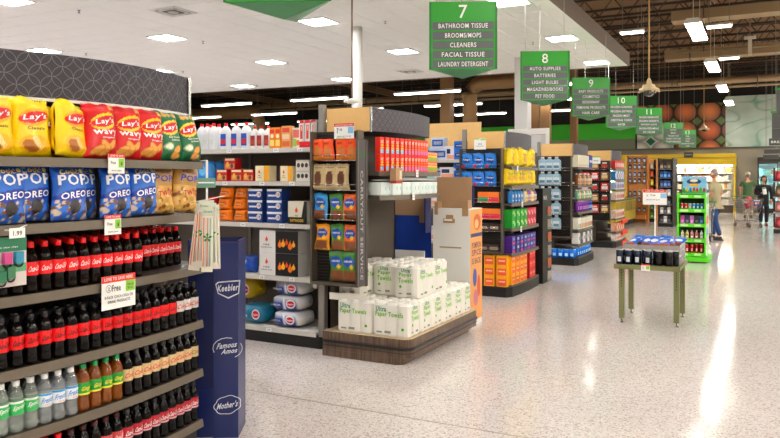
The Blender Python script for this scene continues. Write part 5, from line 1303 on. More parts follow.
R9 = [1.735, 1.465, 1.19, .93, .66]
wing_rack('dark rack with rows of pale blue pouches on the side of endcap nine', -3.75, -3.10, Y9a, .5, 2.0, R9)
kpo = Kind(lambda: jug('pale_blue_pouch', .165, .05, .255, (150, 180, 196), (236, 238, 240), (206, 220, 226), (96, 130, 150), cat='pouch'))
for row, z in enumerate(R9):
    for i, px in enumerate((542.5, 549.5, 556.5)):
        kpo.put((xat(px, Y9a-.06), Y9a-.055, z), 0, 'pale blue pouch with white cap, rack row %s from the top, %s from the left' % (ORD[row], ORD[i]), 'pale blue pouches')
# ================================================================== ENDCAP TEN
run('shelving run ten behind endcap ten', 17.05, 18.2, -10.5, -3.84, [1.86, 1.5, 1.1, .65, .155], 2.1)
S10 = [1.82, 1.57, 1.33, 1.09, .66, .36, .15]
Y10a, Y10b = 16.95, 18.25
endcap('farthest dark endcap shelf ten with red packs and orange-red trays', Y10a, Y10b, -2.97, .03, S10, True, header_z=(1.99, 2.23), rack_x=(-3.80, -3.09))
pal = {0: [((196, 44, 40), (236, 200, 190)), ((206, 60, 50), (230, 220, 210))], 1: [((30, 130, 196), (200, 220, 236)), ((226, 226, 236), (210, 90, 110))], 2: [((170, 190, 214), (60, 100, 170)), ((214, 220, 230), (190, 80, 90))], 3: [((220, 200, 196), (190, 60, 60)), ((232, 226, 220), (150, 60, 50))], 4: [((226, 200, 190), (196, 80, 60)), ((230, 214, 200), (140, 100, 80))], 5: [((224, 176, 150), (200, 70, 60)), ((206, 120, 70), (236, 220, 200))], 6: [((230, 220, 214), (214, 90, 70)), ((236, 226, 220), (190, 120, 90))]}
for s, z in enumerate(S10):
    ks = [simple('small_pack', .12, .1, min(.19, (S10[s-1]-z if s else .25)-.07), c, prints=((-.38, .38, .2, .7, q),)) for c, q in pal[s]]
    front_row(ks, Y10a, Y10b, z, .125, 'small pack on endcap ten, shelf %s from the top, #' % ORD[s], 'packs on endcap ten', .07)
b = MB(); mOR = M((226, 70, 30), .5)
for z in (.52, .26, .02): b.box(-2.98, -2.94, Y10a-.03+.62, Y10b, z, z+.09, mOR)
tag(b.build('shelf_skirt', bpy.data.objects['endcap_shelf.004'] if 'endcap_shelf.004' in bpy.data.objects else None), kind='stuff')
R10 = [1.80, 1.55, 1.30, 1.05, .8]
wing_rack('dark wire rack of red and brown cards on the side of endcap ten', -3.80, -3.10, Y10a, .6, 2.0, R10)
kc10 = [simple('snack_box', .17, .05, .19, c, prints=((-.4, .4, .2, .6, q), (-.3, .3, .68, .84, (230, 226, 220)))) for c, q in (((196, 30, 44), (236, 226, 226)), ((150, 100, 60), (226, 200, 150)), ((60, 46, 40), (190, 60, 50)))]
for row, z in enumerate(R10):
    for i in range(3): kc10[(0, 1, 2)[(i+row*2) % 3] if i else 0].put((-3.68+.225*i, Y10a-.055, z), 0, 'small card on endcap ten side rack, %s row, %s from the left' % (ORD[row], ORD[i]), 'cards on endcap ten rack')
t = price_tag(.2, .17, None, None, (('SALE', .5, .4, .5, .16, 'k'),), 'sale_sign', 'sign'); b = MB(); b.patch(lambda x, z: ((x-.5)*.2, -.0012, (z-.5)*.17), 0, 1, .86, 1, mTagG); b.build('green_strip', t); t.location = W(596, 160, y=Y10a-.13); tag(t, 'white sign with green strip on endcap ten')
# white door frame panel behind eight and nine
t = empty('white_partition', (0, 0, 0), 0, 'white framed partition panel standing behind the aisle eight header', 'partition')
xa, xb = xat(508, 15.3), xat(549, 15.3)
b = MB(); b.box(xa, xb, 15.3, 15.34, 2.55, 2.68, mWhite); b.box(xa, xa+.08, 15.3, 15.34, .001, 2.55, mWhite); b.box(xb-.08, xb, 15.3, 15.34, .001, 2.55, mWhite); b.build('frame', t)
b = MB(); b.box(xa+.09, xb-.09, 15.31, 15.325, .05, 2.54, M((206, 206, 204), .5)); b.build('panel', t)
# ================================================================== AISLE SIGNS (three-sided prisms)
SIGNS = {6: ['COOKIES', 'CHIPS', 'SODA', 'CANDY', 'SNACKS'], 7: ['BATHROOM TISSUE', 'BROOMS/MOPS', 'CLEANERS', 'FACIAL TISSUE', 'LAUNDRY DETERGENT'], 8: ['AUTO SUPPLIES', 'BATTERIES', 'LIGHT BULBS', 'MAGAZINES/BOOKS', 'PET FOOD'],
 9: ['BABY PRODUCTS', 'COSMETICS', 'DEODORANT', 'FEMININE PRODUCTS', 'HAIR CARE'], 10: ['FROZEN DINNERS', 'FROZEN ENTREES', 'FROZEN MEAT', 'GREETING CARDS', 'WATER'], 11: ['FROZEN BREAKFASTS', 'FROZEN DESSERTS', 'FROZEN JUICE', 'FROZEN PIZZA/MEALS', 'ICE CREAM'],
 12: ['BAKING', 'BREAD', 'FROZEN FISH', 'FROZEN POTATOES', 'FROZEN VEGETABLES'], 13: ['BEER', 'CHEESE', 'DAIRY', 'REFRIGERATED DOUGH', 'EGGS']}
mSG = M((44, 150, 46), .35, coat=.3); mSGd = M((22, 116, 44), .35); mSP = M((92, 98, 98), .45); mST = M((240, 242, 238), .5, emit=0.); mSV = M((120, 190, 140), .3, trans=.5)
def aisle_sign(num, x, y, rz, W_=.82, ztop=3.76, zbot=2.93, sc=1.):
    W_ *= sc; H = ztop-zbot
    t = empty('aisle_sign', (x, y, 0), rz, 'green and grey hanging aisle sign numbered %s' % {6: 'six, cut off by the top edge', 7: 'seven', 8: 'eight', 9: 'nine', 10: 'ten', 11: 'eleven', 12: 'twelve', 13: 'thirteen'}[num], 'sign'); ri = W_/(2*math.sqrt(3))
    tri = [(-W_/2, -ri), (W_/2, -ri), (0, 2*ri)]
    b = MB(); b.prism(tri, zbot, ztop, mSG); b.build('body', t)
    b = MB(); ap = (0, 0, zbot-.085)
    for i in range(3): p, q = tri[i], tri[(i+1) % 3]; b.face([(q[0]*.98, q[1]*.98, zbot-.001), (p[0]*.98, p[1]*.98, zbot-.001), ap], mSV)
    b.build('pyramid_base', t)
    for s in range(3):
        a = s*2*math.pi/3
        def fn(u, z, off=.004): 
            px_, py_ = u, -ri-off; return (px_*math.cos(a)-py_*math.sin(a), px_*math.sin(a)+py_*math.cos(a), z)
        b = MB(); b.text(str(num), mST, lambda u, z: fn(u, z, .006), .22*sc, H*.195, 0, ztop-H*.15, 0, 0, True, .006); b.build('number', t)
        b = MB(); hw = W_*.455
        for i in range(5):
            z1 = ztop-H*(.30+.141*i); z0 = z1-H*.118
            pn_ = MB()
            for (u0, u1) in ((-hw, hw),):
                pn_.face([fn(u0, z0), fn(u1, z0), fn(u1, z1), fn(u0, z1)], mSP); pn_.face([fn(u0, z1), fn(u1, z1), fn(u1, z1, 0), fn(u0, z1, 0)], mSP); pn_.face([fn(u0, z0, 0), fn(u1, z0, 0), fn(u1, z0), fn(u0, z0)], mSP)
            o = pn_.build('category_panel', t)
            tx = MB(); L_ = SIGNS[num][i]; tx.text(L_, mST, lambda u, z: fn(u, z, .0055), min(W_*.74, .040*sc*len(L_)), H*.070, 0, (z0+z1)/2, bold=.008); tx.build('lettering', o)
        b = MB()
        for u in (-W_/2+.008, W_/2-.008): b.face([fn(u-.012, zbot, .003), fn(u+.012, zbot, .003), fn(u+.012, ztop, .003), fn(u-.012, ztop, .003)], mSGd)
        b.build('edge_strip', t)
    top = CEIL if y < YC and x < XC else ROOF-.0
    for p in (tri[0], tri[1], tri[2]):
        b = MB(); b.tube([(p[0]*.8, p[1]*.8, ztop), (p[0]*.8, p[1]*.8, top)], .004, M((190, 186, 178), .4), 4); b.build('suspension_wire', t)
    return t
for num, px, D in ((6, 284, 5.4), (7, 462.5, 8.77), (8, 543, 12.2), (9, 588.7, 15.55), (10, 619.2, 19.2), (11, 646.8, 22.7), (12, 671.5, 29.0), (13, 686, 33.6)):
    p = W(px, 178, d=D+.237); aisle_sign(num, p.x, p.y, R(YAW)-R(4), ztop=3.76+.02*max(0, num-8), zbot=2.93+.02*max(0, num-8), sc=1. if num < 12 else .95)
# ================================================================== THE MAIN AISLE: table, green rack, counters, cases
mOlive = M((124, 126, 88), .4, .2)
t = empty('display_table', (0, 0, 0), 0, 'olive green metal table with adjustable legs holding black cans', 'table')
tx0, tx1, ty0, ty1, tz = -1.45, -.775, 8.10, 8.98, .65
one('table_top', t, mOlive, (tx0, tx1, ty0, ty1, tz-.035, tz), bevel=.004)
one('top_lip', t, mOlive, (tx0, tx1, ty0-.006, ty0, tz-.04, tz+.012))
for lx, ly in ((-1.388, 8.222), (-.823, 8.222), (-1.388, 8.855), (-.823, 8.855)):
    b = MB(); b.box(lx-.028, lx+.028, ly-.028, ly+.028, .05, tz-.036, mOlive); l = b.build('leg', t, bevel=.003)
    b = MB()
    for k in range(7): b.box(lx-.004, lx+.004, ly-.0295, ly-.0285, .40+.03*k, .415+.03*k, mBlack)
    tag(b.build('slot_row', l), kind='stuff')
    b = MB(); b.lathe([(.02, .001), (.02, .012), (.008, .014), (.008, .05)], 10, mSteel, lx, ly); b.build('foot', l)
kn = Kind(lambda: can('navy_can', .042, .165, (30, 40, 58), (206, 204, 196), (210, 214, 218))); kk2 = Kind(lambda: can('black_can', .042, .165, (18, 18, 20), (206, 204, 196)))
for i, (px, k, y) in enumerate(((620, kn, 8.16), (628.5, kn, 8.16), (637.5, kn, 8.17), (648, kn, 8.16), (659, kk2, 8.16), (669, kk2, 8.16))):
    k.put((xat(px, y), y, tz+.001), 0, '%s can in the front row on the olive table, %s from the left' % ('navy' if k is kn else 'plain black', ORD[i]), 'cans on the olive table')
for i, (px, y) in enumerate(((626, 8.25), (636, 8.26), (646, 8.26), (657, 8.26), (667, 8.26), (675, 8.25))):
    (kn if i < 3 else kk2).put((xat(px, y), y, tz+.001), 0, 'can in the second row on the olive table, %s from the left' % ORD[i], 'cans on the olive table')
# perforated tray with blue sweets behind the cans
t = empty('clear_tray', (0, 0, 0), 0, 'clear perforated tray of blue sweets on the olive table', 'tray')
mAc = M((206, 202, 196), .25, trans=.35); ta, tb_, tc_, td = -1.40, -.80, 8.38, 8.93
zt = tz+.215
one('front_wall', t, mAc, (ta, tb_, tc_, tc_+.006, tz+.001, zt-.01)); one('back_wall', t, mAc, (ta, tb_, td-.006, td, tz+.001, zt+.06)); one('side_wall', t, mAc, (ta, ta+.006, tc_+.006, td-.006, tz+.001, zt)); one('side_wall', t, mAc, (tb_-.006, tb_, tc_+.006, td-.006, tz+.001, zt)); one('bottom', t, mAc, (ta+.006, tb_-.006, tc_+.006, td-.006, tz+.001, tz+.006))
b = MB(); f = lambda x, z: (x, tc_-.0015, z); g_ = lambda y, z: (tb_+.0015, y, z); rnd = random.Random(4)
for r in range(3):
    for i in range(16): b.disc(f, ta+.03+.0365*i+(.018 if r % 2 else 0), tz+.05+.05*r, .011, .011, M(((60, 56, 54), (70, 120, 190), (200, 120, 60), (236, 232, 226))[rnd.randrange(4)], .5), 8)
    for i in range(12): b.disc(g_, tc_+.04+.04*i, tz+.05+.05*r, .011, .011, M(((60, 56, 54), (70, 130, 200), (200, 190, 180))[rnd.randrange(3)], .5), 8)
tag(b.build('hole', t), kind='stuff')
ksw = Kind(lambda: pouch('blue_sweet_bag', .13, .16, .04, (30, 104, 200), (.5, .5, .34, .16, (232, 240, 250)), (), 'sweets', seed=91, lower=(.2, (206, 110, 50))))
for i in range(10):
    ksw.put((ta+.07+.058*i*(1 if i < 9 else .5), 8.50+.12*(i % 3), tz+.185), rot=(-.9+.3*(i % 2), .1*(i % 3-1), .6*((i*7) % 5-2)/2), label='blue bag of sweets in the clear tray, %s from the left' % ORD[i], group='blue sweet bags in the tray', sc=(1, 1, .8))
# sign on a post
sx_, sy_ = xat(655, 8.62), 8.62
t = empty('sale_sign', (0, 0, 0), 0, 'white sale sign on a thin post standing in the tray', 'sign')
zs0, zs1 = 1.6-27.5*7.9/717, 1.6-12.5*7.9/717
b = MB(); b.lathe([(.045, tz+.0065), (.045, tz+.02), (.007, tz+.03), (.007, zs0)], 10, mWhite, sx_, sy_); b.build('post', t)
b = MB(); b.box(sx_-.13, sx_+.125, sy_-.012, sy_-.008, zs0, zs1+.005, mTagW); b.build('panel', t)
b = MB(); f = lambda x, z: (sx_+x, sy_-.0125, z); b.patch(f, -.127, .122, zs1-.028, zs1+.004, mTagR); f2 = lambda x, z: (sx_+x, sy_-.0135, z)
b.text('LOVE TO SAVE HERE', mTagW, f2, .2, .013, 0, zs1-.012); b.patch(f, .06, .12, zs1-.09, zs1-.035, mTagB); b.text('2/', mInk, f2, .02, .02, -.08, zs1-.06); b.text('Free', mInk, f2, .05, .02, -.02, zs1-.055); b.text('SAVE UP TO $3.99', mInk, f2, .15, .012, -.02, zs1-.11); b.build('print', t)
b = MB(); b.box(-.03, .06, -.002, 0, -.035, .035, mTagW); r = tag(b.build('price_tag'), 'small white price card hanging on the front edge of the olive table', 'tag'); r.location = (xat(644, ty0-.01), ty0-.0075, tz-.012)
b = MB(); f = lambda x, z: (x, -.003, z); b.patch(f, -.03, .06, .022, .035, mTagR); b.patch(f, .02, .055, -.018, .018, mTagG); b.text('2/', mInk, f, .018, .02, -.01, 0); b.build('print', r)
# ---- lime green rack
mLime = M((96, 214, 36), .4)
t = empty('green_rack', (0, 0, 0), 0, 'lime green promotional rack of small packs behind the olive table', 'rack')
gx0, gx1, gy0, gy1 = -1.47, -.96, 14.75, 15.6
mRackI = M((64, 72, 60), .6)
b = MB(); b.box(gx0-.0, gx1+.05, gy0-.10, gy1+.05, .02, .10, mLime); b.build('base', t)
b = MB(); b.box(gx0+.04, gx1, gy0-.06, gy1, .001, .02, mBlack); b.build('plinth', t)
HG = 1.30
b = MB(); b.box(gx0, gx0+.035, gy0, gy1, .10, HG, mLime); b.build('side_panel', t)
b = MB(); b.box(gx1-.03, gx1, gy0, gy1, .10, HG, mLime, mats={'x+': M((190, 214, 176), .5)}); s_ = b.build('side_panel', t)
b = MB(); 
for i, (z, c) in enumerate(((.30, (206, 190, 186)), (.50, (130, 170, 200)), (.72, (226, 120, 100)), (.92, (200, 214, 190)), (1.1, (120, 180, 110)))): b.box(gx1+.0005, gx1+.003, gy0+.12, gy1-.2, z, z+.14, M(c, .5))
tag(b.build('side_print', s_), kind='stuff')
b = MB(); b.box(gx0+.035, gx1-.03, gy0+.35, gy0+.36, .10, HG, mRackI); b.build('back_panel', t)
GZ = [.165, .43, .72, 1.0, 1.27]
for z in GZ:
    b = MB(); b.box(gx0+.035, gx1-.03, gy0+.01, gy0+.349, z-.015, z, mLime); s_ = b.build('shelf', t); b = MB(); b.box(gx0+.02, gx1-.012, gy0-.012, gy0+.01, z-.055, z+.012, mLime); b.build('shelf_lip', s_)
    b = MB(); b.box(gx0+.06, gx0+.20, gy0-.015, gy0-.0125, z-.04, z, M((200, 240, 170), .5)); b.box(gx1-.2, gx1-.08, gy0-.015, gy0-.0125, z-.04, z, M((200, 240, 170), .5)); b.build('price_strip', s_)
zt = 1.6-0*14/717
b = MB(); b.box(gx0+.08, gx1-.0, gy0+.2, gy0+.21, 1.29, 1.63, M((130, 190, 226), .5)); hd = b.build('header_board', t)
b = MB(); f = lambda x, z: ((gx0+gx1)/2+.03+x, gy0+.199, z); f2 = lambda x, z: ((gx0+gx1)/2+.03+x, gy0+.198, z); f3 = lambda x, z: ((gx0+gx1)/2+.03+x, gy0+.197, z)
b.patch(f, -.21, .2, 1.3, 1.36, M((90, 170, 60), .5)); b.disc(f2, 0, 1.53, .13, .055, M((24, 60, 110), .5)); b.disc(f3, 0, 1.55, .07, .03, M((230, 226, 210), .5)); b.patch(f3, -.08, .08, 1.44, 1.49, M((226, 180, 40), .5))
for i, c in enumerate(((60, 150, 70), (226, 170, 50), (60, 110, 180), (200, 60, 50), (200, 60, 50), (70, 150, 70), (190, 50, 60))): b.disc(f2, -.18+.06*i, 1.37+.01*(i % 2), .022, .045, M(c, .5), 8)
b.build('header_print', hd)
rows = [([(190, 36, 44)]*5, .14, can), ([(236, 226, 216), (240, 220, 120), (232, 150, 170), (210, 120, 130), (236, 226, 226)], .17, None), ([(200, 90, 170), (60, 50, 90), (206, 120, 190), (40, 44, 54), (30, 80, 130)], .16, None), ([(196, 40, 44), (206, 60, 56), (230, 224, 216), (70, 160, 210), (60, 150, 200), (70, 150, 210)], .11, None)]
for ri_, (cols, h_, kd) in enumerate(rows):
    for i, c in enumerate(cols):
        w_ = .40/len(cols); nm = ('bottom', 'second', 'third', 'top')[ri_]
        if ri_ == 0: o = can('small_red_can', w_*.42, .17, c, (226, 226, 226), (236, 200, 200), None)
        elif ri_ == 1: o = jug('lotion_bottle', w_*.72, .05, h_, c, (246, 246, 246), [q*.8 for q in c], (240, 240, 240))
        elif ri_ == 2: o = carton('small_pack', w_*.85, .05, h_, c, ((-.35, .35, .15, .5, [min(255, q+70) for q in c]),))
        else: o = can('small_tub', w_*.44, h_, c, (240, 240, 240), (240, 240, 240))
        o.location = (gx0+.05+.42*(i+.5)/len(cols), gy0+.09, GZ[ri_]+.0005); tag(o, 'item on the lime green rack, %s shelf, %s from the left' % (nm, ORD[i]), group='items on the lime green rack')
# ---- wooden spice and bottle rack
t = empty('wooden_rack', (0, 0, 0), 0, 'tall honey-brown wooden pegboard rack hung with dark bottles', 'rack')
mWo = M((222, 150, 78), .5, var=.08, vscale=6.)
wy = 27.3; wx0, wx1 = xat(627, wy), xat(648.4, wy); wh = 1.6+22.5*26/717
one('back_board', t, mWo, (wx0+.06, wx1-.06, wy, wy+.04, .25, wh-.06)); one('side_post', t, M((190, 124, 62), .5), (wx0, wx0+.06, wy-.12, wy+.2, .001, wh)); one('side_post', t, M((190, 124, 62), .5), (wx1-.06, wx1, wy-.12, wy+.2, .001, wh)); one('top_rail', t, mWo, (wx0+.06, wx1-.06, wy-.05, wy+.04, wh-.06, wh)); one('base_shelf', t, mWo, (wx0+.06, wx1-.06, wy-.3, wy, .12, .25)); one('base_board', t, M((130, 84, 42), .6), (wx0+.06, wx1-.06, wy-.26, wy, .001, .12))
khb = [Kind(lambda c=c, l=l: jug('hanging_bottle', .10, .08, .2, c, (230, 230, 230), l, (210, 212, 210))) for c, l in (((60, 70, 92), (200, 206, 214)), ((44, 46, 56), (150, 160, 180)), ((92, 104, 124), (220, 220, 222)), ((60, 90, 140), (210, 220, 230)))]
for ri_, py in enumerate((162.5, 169, 176.5, 183, 195.5, 202, 212)):
    z = 1.6-(py-178)*26/717
    for i, px in enumerate((630.3, 635, 639.5, 644.5)):
        khb[(i+ri_) % 4].put((xat(px, wy-.06), wy-.06, z), 0, 'dark bottle hanging on the wooden rack, row %s, %s from the left' % (ORD[ri_], ORD[i]), 'bottles on the wooden rack')
# ---- yellow service counter
t = empty('freezer_bunker', (0, 0, 0), 0, 'yellow low freezer bunker behind endcap ten', 'freezer')
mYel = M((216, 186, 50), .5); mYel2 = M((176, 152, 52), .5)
qx = -4.05
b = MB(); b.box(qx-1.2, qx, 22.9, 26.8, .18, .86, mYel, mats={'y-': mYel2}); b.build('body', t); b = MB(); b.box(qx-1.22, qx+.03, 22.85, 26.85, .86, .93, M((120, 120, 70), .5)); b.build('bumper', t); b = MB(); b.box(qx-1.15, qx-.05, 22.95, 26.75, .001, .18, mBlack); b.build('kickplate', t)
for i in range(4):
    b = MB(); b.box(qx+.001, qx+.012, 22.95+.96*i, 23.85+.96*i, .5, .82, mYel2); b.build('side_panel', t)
b = MB(); b.box(qx-1.15, qx-.05, 23.0, 26.7, .931, .94, M((60, 100, 90), .2)); b.build('lid_glass', t)
t = one('carton_riser', None, M((196, 178, 60), .6), (qx-.35, qx+.0, 24.2, 24.6, .941, 1.35)); tag(t, 'olive yellow box standing on the freezer bunker', 'box')
# ---- freezer doors
def freezer(label, x0, x1, y, z0, z1, frame, glow, n, face=None):
    t = empty('freezer_case', (0, 0, 0), 0, label, 'freezer')
    b = MB(); b.box(x0, x1, y+.75, y+.8, .001, z1, M((200, 214, 216), .5)); b.box(x0, x1, y, y+.75, z1-.02, z1+.2, frame); b.box(x0, x0+.04, y, y+.75, .001, z1-.02, frame); b.box(x1-.04, x1, y, y+.75, .001, z1-.02, frame); b.box(x0+.04, x1-.04, y, y+.75, .001, z0, mDark); b.build('cabinet', t)
    w = (x1-x0)/n
    for i in range(n):
        d = MB(); a, c = x0+w*i+.01, x0+w*(i+1)-.01
        for q in ((a, a+.05, z0+.01, z1-.03), (c-.05, c, z0+.01, z1-.03), (a+.05, c-.05, z0+.01, z0+.08), (a+.05, c-.05, z1-.10, z1-.03)): d.box(q[0], q[1], y-.04, y-.001, q[2], q[3], frame)
        dd = d.build('door', t)
        g = MB(); g.box(a+.05, c-.05, y-.025, y-.018, z0+.08, z1-.10, M((214, 236, 236), .05, trans=.9)); g.build('pane', dd)
        g = MB(); g.box(c-.09, c-.07, y-.08, y-.05, .9, 1.4, mSteel); g.build('handle', dd)
        g = MB(); g.box(x0+w*i+.03, x0+w*i+.06, y+.03, y+.06, z0+.1, z1-.15, M((214, 240, 244), .5, emit=glow)); g.build('light_tube', t)
    rnd = random.Random(int(x0*10)); nsh = 5
    for k in range(nsh):
        zz = z0+.1+(z1-z0-.3)*k/nsh
        b = MB(); b.box(x0+.05, x1-.05, y+.1, y+.74, zz-.02, zz, mWhite); b.build('shelf', t)
        b = MB(); xx = x0+.1
        while xx < x1-.3:
            ww = rnd.uniform(.1, .2); hh = rnd.uniform(.16, .27); c = rnd.choice(((190, 214, 220), (120, 180, 200), (226, 230, 232), (90, 150, 170), (200, 90, 80), (140, 190, 150), (236, 226, 200)))
            b.box(xx, xx+ww, y+.14, y+.4, zz+.001, zz+hh, M(c, .5)); xx += ww+.012
        tag(b.build('frozen_food', t), kind='stuff')
    return t
yF = YB-.95
freezer('tall glass-door freezer at far right with dark frame', xat(757.5, yF), xat(757.5, yF)+5.2, yF, .12, 2.35, mDark, 26., 6)
yG = 30.4
freezer('glass-door freezer with yellow frame left of the wooden rack', xat(611, yG)-2, xat(626, yG), yG, .12, 2.28, mYel, 16., 4)
# ---- dairy case under the yellow canopy
t = empty('dairy_case', (0, 0, 0), 0, 'brightly lit open dairy case under a long yellow canopy', 'refrigerated case')
dy = 36.0; dx0, dx1 = xat(605, dy), xat(735.5, dy); zc0, zc1 = 2.2, 2.72
b = MB(); b.prism([(dx0, dy), (dx1, dy), (dx1, YB-.1), (dx0, YB-.1)], zc0, zc1, mYel); b.build('canopy', t)
b = MB(); b.box(dx0, dx1+.02, dy-.06, dy, zc0+.32, zc0+.36, mYel2); b.build('canopy_ledge', t)
b = MB(); b.box(dx1-.09, dx1+.0, dy, dy+.5, .001, zc0, mYel); b.build('end_post', t)
b = MB(); b.box(dx0, dx1-.1, YB-.3, YB-.25, .3, zc0, M((226, 224, 216), .5)); b.box(dx0, dx1-.1, dy+.2, YB-.25, .001, .35, mDark2); b.build('cabinet', t)
b = MB(); b.box(dx0+.1, dx1-.15, dy+.3, dy+.4, zc0-.06, zc0-.001, M((255, 250, 236), .5, emit=16.)); b.build('light_tube', t)
rnd = random.Random(8)
for k in range(5):
    zz = .36+.37*k
    b = MB(); b.box(dx0+.02, dx1-.12, dy+.35+.08*k, YB-.31, zz-.03, zz-.001, mWhite); b.build('shelf', t)
    b = MB(); xx = dx0+.05
    while xx < dx1-.35:
        ww = rnd.uniform(.08, .2); hh = rnd.uniform(.16, .28); c = rnd.choice(((240, 238, 230), (232, 226, 216), (206, 90, 60), (236, 214, 190), (170, 180, 190), (130, 116, 110), (242, 240, 236), (226, 150, 90), (236, 236, 240)))
        b.box(xx, xx+ww, dy+.4+.08*k, dy+.7+.08*k, zz, zz+hh, M(c, .5)); xx += ww+.012
    tag(b.build('dairy_goods', t), kind='stuff')
t = empty('hanging_sign', (0, 0, 0), 0, 'small dark sign board on the yellow canopy', 'sign'); b = MB(); b.box(xat(684, 35.9), xat(693, 35.9), 35.9, 35.93, 2.55, 2.80, mDark2); b.build('board', t); b = MB(); b.box(xat(685, 35.9), xat(692, 35.9), 35.895, 35.9, 2.66, 2.70, M((150, 150, 146), .5)); b.build('lettering_bar', t)
# ---- far shelves with navy and white goods
def far_shelf(label, px0, px1, y, top, cols, side, dep=1.2, nrow=7):
    t = empty('endcap_shelf', (0, 0, 0), 0, label, 'shelf'); x0, x1 = xat(px0, y), xat(px1, y)
    one('side_panel', t, side, (x0-.04, x0, y-.02, y+dep, .001, top)); one('side_panel', t, side, (x1, x1+.04, y-.02, y+dep, .001, top)); one('back_panel', t, mDark2, (x0, x1, y+dep-.03, y+dep, .05, top)); one('base', t, mBlack, (x0, x1, y, y+dep-.03, .001, .12))
    rnd = random.Random(int(px0)); hs = (top-.2)/nrow; n = 0
    for k in range(nrow):
        z = .14+hs*k; one('shelf', t, mGrey, (x0, x1, y, y+dep-.03, z-.018, z))
        xx = x0+.03; i = 0
        while xx+.1 < x1:
            c = cols[k % len(cols)][i % len(cols[k % len(cols)])]
            kk_ = FK.setdefault((c, round(hs, 2)), Kind(lambda c=c, h=hs*.72: carton('far_pack', .1, .12, h, c, ((-.4, .4, .15, .55, [min(255, q+80) for q in c]),))))
            kk_.put((xx+.05, y+.08, z+.0005), 0, 'small pack on the far shelf %s, row %s from the floor, %s along' % (side is mWo and 'with wooden sides' or 'with navy goods', ORD[k], ORD[i]), 'packs on far shelves'); xx += .112; i += 1
FK = {}
far_shelf('far wood-sided shelf with bright green and orange packs', 649.5, 656, 27.6, 2.3, [((110, 170, 60),), ((60, 140, 90),), ((120, 120, 110),), ((226, 130, 60), (90, 180, 70)), ((226, 200, 60), (120, 190, 70)), ((180, 80, 40), (236, 190, 80)), ((206, 206, 196), (160, 160, 160))], mWo)
far_shelf('far dark shelf with rows of navy and pale packs', 659, 672, 25.0, 2.25, [((30, 34, 50), (206, 206, 206)), ((190, 186, 176), (50, 50, 70)), ((44, 48, 66), (200, 200, 200)), ((180, 184, 190), (40, 44, 60)), ((34, 60, 110), (60, 90, 150)), ((30, 70, 130), (40, 110, 170)), ((90, 70, 40), (50, 44, 50))], mDark)
# ---- right edge display with red bags
t = empty('produce_stand', (0, 0, 0), 0, 'dark shelf stand with red bags cut off by the right edge', 'stand'); ry = 23.5; rx0 = xat(773.5, ry)
one('post', t, mDark, (rx0, rx0+.05, ry+.55, ry+.6, .001, 1.9)); one('post', t, mDark, (rx0+1.5, rx0+1.55, ry+.55, ry+.6, .001, 1.9)); one('base', t, mBlack, (rx0, rx0+1.55, ry, ry+.6, .001, .12))
for k in range(4): one('shelf', t, mGrey, (rx0, rx0+1.55, ry+.0, ry+.6, .12+.45*k, .15+.45*k))
krb = [Kind(lambda c=c: pouch('produce_bag', .19, .30, .14, c, (.5, .5, .26, .2, [min(255, q+60) for q in c]), (), 'bag', seed=97)) for c in ((150, 36, 44), (170, 110, 104), (96, 76, 50))]
for k in range(4):
    for i in range(6): krb[(i*2+k) % 3].put((rx0+.15+.24*i, ry+.16, .155+.45*k), 0, 'bag on the right edge stand, %s shelf up, %s from the left' % (ORD[k], ORD[i]), 'bags on the right edge stand', None, (1.1, 1, 1.05))
# ---- dark signs at upper right
def sign_board(label, px0, px1, py0, py1, y, green=False, txt=None):
    a, c = W(px0, py0, y=y), W(px1, py1, y=y); t = empty('hanging_sign', (0, 0, 0), 0, label, 'sign')
    one('board', t, M((84, 86, 84), .5), (a.x, c.x, y, y+.06, c.z, a.z))
    if green: b = MB(); b.box(a.x-.03, c.x, y-.01, y+.07, a.z, a.z+.05, mSG); b.build('green_edge', t)
    if txt: b = MB(); b.text(txt, mST, lambda x, z: ((a.x+.2)+x, y-.005, z), .5, (a.z-c.z)*.32, .12, (a.z+c.z)/2); b.build('lettering', t)
    for x in (a.x+.1, c.x-.1): b = MB(); b.tube([(x, y+.03, a.z), (x, y+.03, ROOF)], .006, mGrey, 4); b.build('suspension_wire', t)
sign_board('dark hanging sign with green top cut off by the right edge', 776.5, 800, 90, 112, 20., True)
sign_board('lower dark hanging sign with green top at the right edge', 772, 800, 113, 128, 24., True)
sign_board('dark square sign panel below the green-topped signs', 772, 800, 129, 138, 24.2)
sign_board('dark hanging sign lettered bread at the right edge', 769, 800, 138.5, 145, 30., False, 'BREAD')
sign_board('small dark sign in front of the grey wall, upper of two', 764, 780, 149.5, 153.5, 33.)
sign_board('small dark sign in front of the grey wall, lower of two', 763, 779, 155, 159, 33.4)
